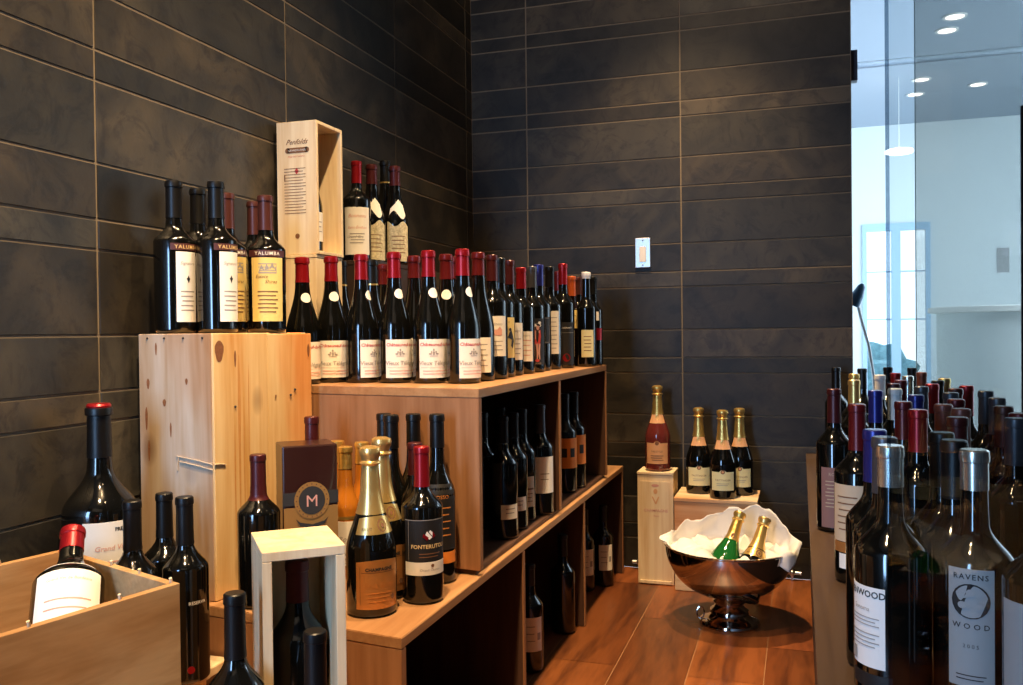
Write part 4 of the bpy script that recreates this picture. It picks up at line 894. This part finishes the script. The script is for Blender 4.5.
# linen napkin in the bowl: lies inside, peaks above the rim, hangs over at the right
bm = bmesh.new(); NA, NR = 96, 26; g = []
def outer(a):
    """target height over rim, reach past the rim by azimuth (0 = right, 90 = back)"""
    d = math.degrees(a) % 360
    pts = [(0, .018, .010), (22, .055, .00), (45, .088, -.02), (62, .098, -.03), (85, .080, -.03), (110, .062, -.02), (140, .040, -.01), (165, .026, .002), (180, .020, .012), (196, -.010, -.004), (215, -.014, -.010), (265, -.018, -.014), (300, -.014, -.012), (316, -.004, .004), (330, -.030, .012), (345, -.008, .012), (360, .018, .010)]
    for (a0, h0, e0), (a1, h1, e1) in zip(pts, pts[1:]):
        if a0 <= d <= a1:
            t_ = (d - a0) / (a1 - a0); t_ = t_ * t_ * (3 - 2 * t_); return h0 + (h1 - h0) * t_, e0 + (e1 - e0) * t_
for j in range(NR + 1):
    s = j / NR; row = []
    for i in range(NA):
        a = 2 * PI * i / NA; hO, eO = outer(a)
        wr = .006 * math.sin(7 * a + 9 * s) + .005 * math.sin(13 * a - 6 * s) + .003 * math.sin(29 * a + 4 * s)
        if s < .62:
            q = s / .62; r = .02 + (RB - .012 - .02) * q; zb = .0820 + (ZR - .0820) * (1 - math.sqrt(max(0, 1 - (r / RB) ** 2)) ** .95); z = max(zb + .010, .186 + .030 * q + (.022 * math.exp(-((a - 3.3) / .9) ** 2) * math.sin(PI * min(1, q * 1.05)))) + wr * (1.9 if q < .85 else .6)
            z = max(z, zb + .008); z = min(z, ZR + .004) if q > .9 else z
        else:
            q = (s - .62) / .38
            rr = RB - .012; zz0 = max(.20, ZR - .004)
            if eO > .008:     # goes over the rim
                rt_ = rr + (RB + .010 - rr) * min(1, q * 2.2); r = rt_ + (max(eO, 0)) * max(0, q - .4); z = zz0 + .020 * math.sin(min(1, q * 2) * PI / 2) + (hO - .020) * max(0, q - .35) / .65
            else: r = rr + (eO - .002) * q; z = zz0 + (hO + .006) * q
            z += wr * .7; r += .003 * math.sin(8 * a + 7 * s) + .002 * math.sin(17 * a - 5 * s)
            if eO <= .008 and hO < 0: z = min(z, ZR - .002)
        row.append(bm.verts.new((r * math.cos(a), r * math.sin(a), z)))
    g.append(row)
for j in range(NR):
    for i in range(NA): bm.faces.new((g[j][i], g[j][(i + 1) % NA], g[j + 1][(i + 1) % NA], g[j + 1][i]))
bm.faces.new(g[0])
nm = mesh('linen_napkin', bm, MAT['linen'], ang=80)
nap = link('linen_napkin', nm); nap.location = (BC.x, BC.y, .0005)
sm = nap.modifiers.new('s', 'SOLIDIFY'); sm.thickness = .0015; sm.offset = 0
tag(nap, 'crumpled white cloth napkin spilling over the rim of the steel bowl', 'napkin')
for top, low_, st, lb in [((-.170, 2.690, .325), (-.236, 2.575, .115), 'champ_green', 'green glass champagne bottle with gold foil leaning in the bowl'),
                          ((-.100, 2.690, .312), (-.150, 2.588, .130), 'champ_copper', 'dark champagne bottle with gold foil lying lower at the right of the bowl')]:
    tp, lw = Vector(top), Vector(low_); ax = (tp - lw).normalized(); H_ = .250; ft = tp - ax * H_
    b_ = bottle(ft.x, ft.y, ft.z, H_, st, lb, 0); toc = Vector((0, 0, EYE)) - tp; toc = (toc - ax * toc.dot(ax)).normalized()
    b_.rotation_mode = 'QUATERNION'; b_.rotation_quaternion = Matrix(((-toc).cross(ax).normalized(), -toc, ax)).transposed().to_quaternion()

# switch plate, pipe along the wall foot
sp = empty('light_switch', (-.539, YW - .0045, .281 + H), 0, 'brushed metal wall switch plate on the dark tiled back wall', 'light switch')
boxobj('cover_plate', (-.028, .028, -.006, 0, -.054, .054), MAT['plate'], sp, .002)
boxobj('rocker', (-.012, .012, -.0085, -.0061, -.034, .022), MAT['rocker'], sp, .001)
bm = bmesh.new()
for z in (-.045, .045): bmesh.ops.create_uvsphere(bm, u_segments=10, v_segments=6, radius=.003, matrix=Matrix.Translation((0, -.0062, z)))
link('screws', mesh('screws', bm, MAT['steel']), sp)
bm = bmesh.new(); tube(bm, [(-.585, 3.178, .026), (-.3, 3.178, .026), (.0, 3.178, .026)], .006, 10)
for x in (-.560, -.03): bmesh.ops.create_uvsphere(bm, u_segments=12, v_segments=8, radius=.011, matrix=Matrix.Translation((x, 3.178, .026)))
for x in (-.560, -.03): box(bm, x - .004, x + .004, 3.174, 3.182, 0.001, .02, 0)
tag(link('pipe', mesh('pipe', bm, MAT['steel'])), 'thin metal pipe running along the foot of the back wall', 'pipe')

# ------------------------------------------------------------ display counter at the right
XC0 = .018; ZK = .44
dc = empty('display_counter', (0, 0, 0), 0, 'dark display counter crowded with bottles along the right side', 'counter')
bobj('counter_top', (XC0, .95, -.35, 3.185, ZK - .025, ZK), MAT['counter'], dc)
bobj('side_panel', (XC0 + .012, XC0 + .03, -.34, 3.18, .001, ZK - .0255), MAT['counterside'], dc)
bobj('side_panel', (.91, .93, -.34, 3.18, .001, ZK - .0255), MAT['counterside'], dc)
gp = empty('glass_screen', (0, 0, 0), 0, 'clear upright glass screen on the counter before the nearest bottles', 'glass screen')
boxobj('glass_sheet', (.0555, .0580, -.30, .640, ZK + .001, 2.2), MAT['glass'], gp, 0)
boxobj('polished_edge', (.0555, .0580, .6402, .6408, ZK + .001, 2.2), MAT['edge'], gp, 0)
CT = [
 (.069, 1.993, 'ct_pink', 'maroon-capped bottle with dull pink label, alone at the left edge of the counter', 5),
 (.092, 1.600, 'ct_beige', 'dark red-capped bottle with beige label at the counter edge', -28),
 (.145, 2.647, 'ct_gold', 'gold-capped bottle against the back wall side of the counter', 0),
 (.128, 2.34, 'ct_palegold', 'pale gold-capped bottle added as the ghost reflection of the bright gold cap', 0),  # bottle added in place of a ghosted cap reflection
 (.113, 3.077, 'ct_black', 'black-capped bottle at the far left corner of the counter', 0),
 (.188, 2.998, 'ct_black', 'black-capped bottle in front of the window beside the wall end', 0),
 (.148, 1.957, 'ct_blue', 'dark blue-capped bottle left of the glass edge', 0),
 (.094, 1.047, 'ct_kenwood', 'silver-capped bottle with white printed label cut by the glass edge', -52),
 (.090, 1.205, 'ct_blue', 'bottle with dark blue cap, second behind the one with the cut white label', 0),
 (.0945, 1.125, 'ct_greyfoil', 'grey-capped bottle directly behind the one with the cut white label', 0),
 (.208, 2.597, 'ct_whitefoil', 'white-capped bottle at the back left of the counter', 0),
 (.2725, 3.10, 'ct_black', 'black-capped bottle furthest back below the glass door', 0),
 (.258, 2.714, 'ct_red', 'small-looking red-capped bottle at the back beside the white cap', 0),
 (.273, 2.550, 'ct_silver', 'silver-capped bottle in the far rows of the counter', 0),
 (.340, 3.06, 'ct_black', 'black-capped bottle at the back under the right door leaf', 0),
 (.332, 2.76, 'ct_pinkfoil', 'dusty red-capped bottle behind the bright red caps', 0),
 (.345, 2.435, 'ct_palegold', 'pale gold-capped bottle in the far right rows of the counter', 0),
 (.286, 2.198, 'ct_red', 'bright red-capped bottle, left of the two standing out on the counter', 0),
 (.347, 2.14, 'ct_red', 'bright red-capped bottle, right of the two standing out on the counter', 0),
 (.211, 1.838, 'ct_blue', 'blue-capped bottle in the middle rows behind the glass', 0),
 (.191, 2.02, 'ct_whitefoil', 'pale-topped bottle between the blue caps on the counter', 0),
 (.282, 1.913, 'ct_greyfoil', 'grey-capped bottle in the middle rows of the counter', 0),
 (.354, 1.970, 'ct_greyfoil', 'grey-capped bottle far right in the middle rows', 0),
 (.339, 1.784, 'ct_greyfoil', 'grey-capped bottle at the right end near the picture edge', 0),
 (.171, 1.67, 'ct_darkred', 'dark red-capped bottle left in the middle rows behind the glass', 0),
 (.1757, 1.51, 'ct_red', 'red-capped bottle in the middle of the counter, nearest of the bright red ones', 0),
 (.2276, 1.62, 'ct_pinkfoil', 'dusty pink-capped bottle in the middle of the counter', 0),
 (.2415, 1.54, 'ct_pinkfoil', 'second dusty pink-capped bottle, nearer and further right on the counter', 0),
 (.214, 1.395, 'ct_maroon', 'maroon-capped bottle behind the bird roundel bottle', 0),
 (.3135, 1.60, 'ct_brown', 'brown-capped bottle at the right picture edge, further back', 0),
 (.309, 1.473, 'ct_darkred', 'dark red-capped bottle cut by the right picture edge', 0),
 (.288, 1.395, 'ct_greyfoil', 'grey-capped bottle just left of the right picture edge', 0),
 (.165, 1.190, 'ct_black', 'black-capped bottle second behind the bird roundel bottle', 0),
 (.167, 1.112, 'ct_black', 'black-capped bottle directly behind the bird roundel bottle', 0),
 (.235, 2.340, 'ct_darkred', 'dark red-capped bottle in the far rows, left of the bright red pair', 0),
 (.205, 2.200, 'ct_maroon', 'maroon-capped bottle in the far rows between white and blue caps', 0),
 (.315, 2.330, 'ct_black', 'black-capped bottle in the far rows before the pale gold cap', 0),
 (.265, 1.740, 'ct_darkred', 'dark red-capped bottle in the middle rows before the three grey caps', 0),
 (.310, 2.040, 'ct_brown', 'brown-capped bottle between the two bright red caps', 0),
 (.252, 2.100, 'ct_greyfoil', 'grey-capped bottle just before the left bright red cap', 0),
 (.224, .962, 'ct_white', 'bottle cut by the right picture edge with a grey white label strip', -30),
 (.174, 1.030, 'ct_ravens', 'silver-foiled bottle with tall grey label and black bird roundel', -6),
]
for x, y, st, lb, tn in CT: bottle(x, y, ZK, .300, st, lb, tn, 'bottles on the display counter')

# sliding glass door hanging in the opening beyond the counter
sd = empty('door_2', (0, 0, 0)); tag(sd, kind='structure')
boxobj('door_pane', (.376, 1.35, 3.245, 3.257, .01, 2.3), MAT['tinted'], sd, 0)
boxobj('door_edge', (.3735, .3758, 3.245, 3.257, .01, 2.3), MAT['glassedge'], sd, 0)
bm = bmesh.new(); tube(bm, [(.176, 3.275, .905 + H), (1.4, 3.275, .905 + H)], .011, 12)
link('door_rail', mesh('door_rail', bm, plain('frosted_rail', (.85, .92, 1.0), .7, trans=.9)), sd)
boxobj('rail_bracket', (.1725, .196, 3.255, 3.295, .850 + H, .955 + H), MAT['post'], sd, .002)
boxobj('reflected_upright', (.692, .720, 3.262, 3.270, .01, .72 + H), MAT['post'], sd, .001)  # dark bar standing in for something reflected in the glass

# lamps and furniture of the bright room
for i, (x, y) in enumerate([(.81, 5.562), (.816, 5.328), (.811, 7.0), (.802, 6.6), (1.195, 6.87), (1.9, 6.2)]):
    lb = ['round recessed lamp, larger and lower of the close pair at top right', 'round recessed lamp at the very top right', 'round recessed lamp, lowest of the left pair near the far wall', 'round recessed lamp just above the lowest one', 'faint small recessed lamp to the right', 'recessed lamp outside to the right'][i]
    if i == 5: continue
    dl = empty('ceiling_lamp', (x, y, ZC - .001), 0, lb, 'ceiling lamp', 'recessed lamps in the bright room')
    link('trim_ring', mesh('trim_ring', lathe([(.048, 0), (.062, 0), (.062, -.006), (.048, -.006)], 28, False, False), MAT['whitefoil']), dl)
    link('lit_disc', mesh('lit_disc', lathe([(.047, -.001), (.047, -.004)], 28), MAT['lit']), dl)
pl = empty('lamp_reflection', (.649, 6.5, 1.18 + H), 0, 'glowing round disc standing in for a downlight reflected in the glass', 'lamp reflection')  # glowing disc added for a downlight mirrored in the glass
link('reflection_disc', mesh('reflection_disc', lathe([(.02, .03), (.085, .02), (.09, .008), (.085, 0)][::-1], 32), MAT['lit']), pl)
bm = bmesh.new(); tube(bm, [(0, 0, .029), (0, 0, ZC - 1.18 - H)], .002, 6); link('added_cord', mesh('added_cord', bm, MAT['whitefoil']), pl)  # made up to carry the reflection disc
nt_ = empty('wall_notice', (1.566, 7.998, .533 + H), 0, 'small grey notice on the far white wall', 'notice')
boxobj('sheet', (-.045, .045, -.004, 0, -.10, .10), MAT['grey'], nt_, 0)
rc = empty('reception_counter', (1.25, 6.0, 0), 0, 'big round white counter standing in the bright room', 'counter')
link('counter_drum', mesh('counter_drum', lathe([(.44, 0), (.44, .95)], 64), MAT['roundel']), rc)
link('counter_top', mesh('counter_top', lathe([(.46, .951), (.49, .955), (.49, .985), (.46, .99)], 64), MAT['white']), rc)
fl_ = empty('floor_lamp', (.262, 3.60, 0), 0, 'thin white curved lamp with small blue shade behind the counter', 'lamp')
bm = bmesh.new(); tube(bm, [(.01, 0, .012), (.009, 0, .45), (.005, 0, .68), (-.012, 0, .80), (-.038, 0, .90), (-.052, 0, .965)], .006, 10); link('stem', mesh('stem', bm, MAT['lampwhite']), fl_)
link('base', mesh('base', lathe([(.10, 0), (.10, .008), (.02, .016)], 32), MAT['lampwhite']), fl_)
sh = link('lamp_shade', mesh('lamp_shade', lathe([(.024, -.045), (.022, .0), (.014, .035), (.006, .045)][::1], 24), MAT['lampblue']), fl_); sh.location = (-.050, 0, .995); sh.rotation_euler = (0, math.radians(24), 0)
# lamp fittings of the wine room
for i, (x, y, *_r) in enumerate(SPOTS):
    dl = empty('ceiling_lamp', (x, y, CEIL - .001), 0, ['recessed lamp above the near crates', 'recessed lamp beside the first one over the aisle', 'recessed lamp over the steel bowl', 'recessed lamp in the middle of the aisle', 'recessed lamp above the upper shelf unit', 'recessed lamp over the display counter'][i], 'ceiling lamp', 'recessed lamps in the wine room')
    link('trim_ring', mesh('trim_ring', lathe([(.046, 0), (.060, 0), (.060, -.006), (.046, -.006)], 28, False, False), MAT['whitefoil']), dl)
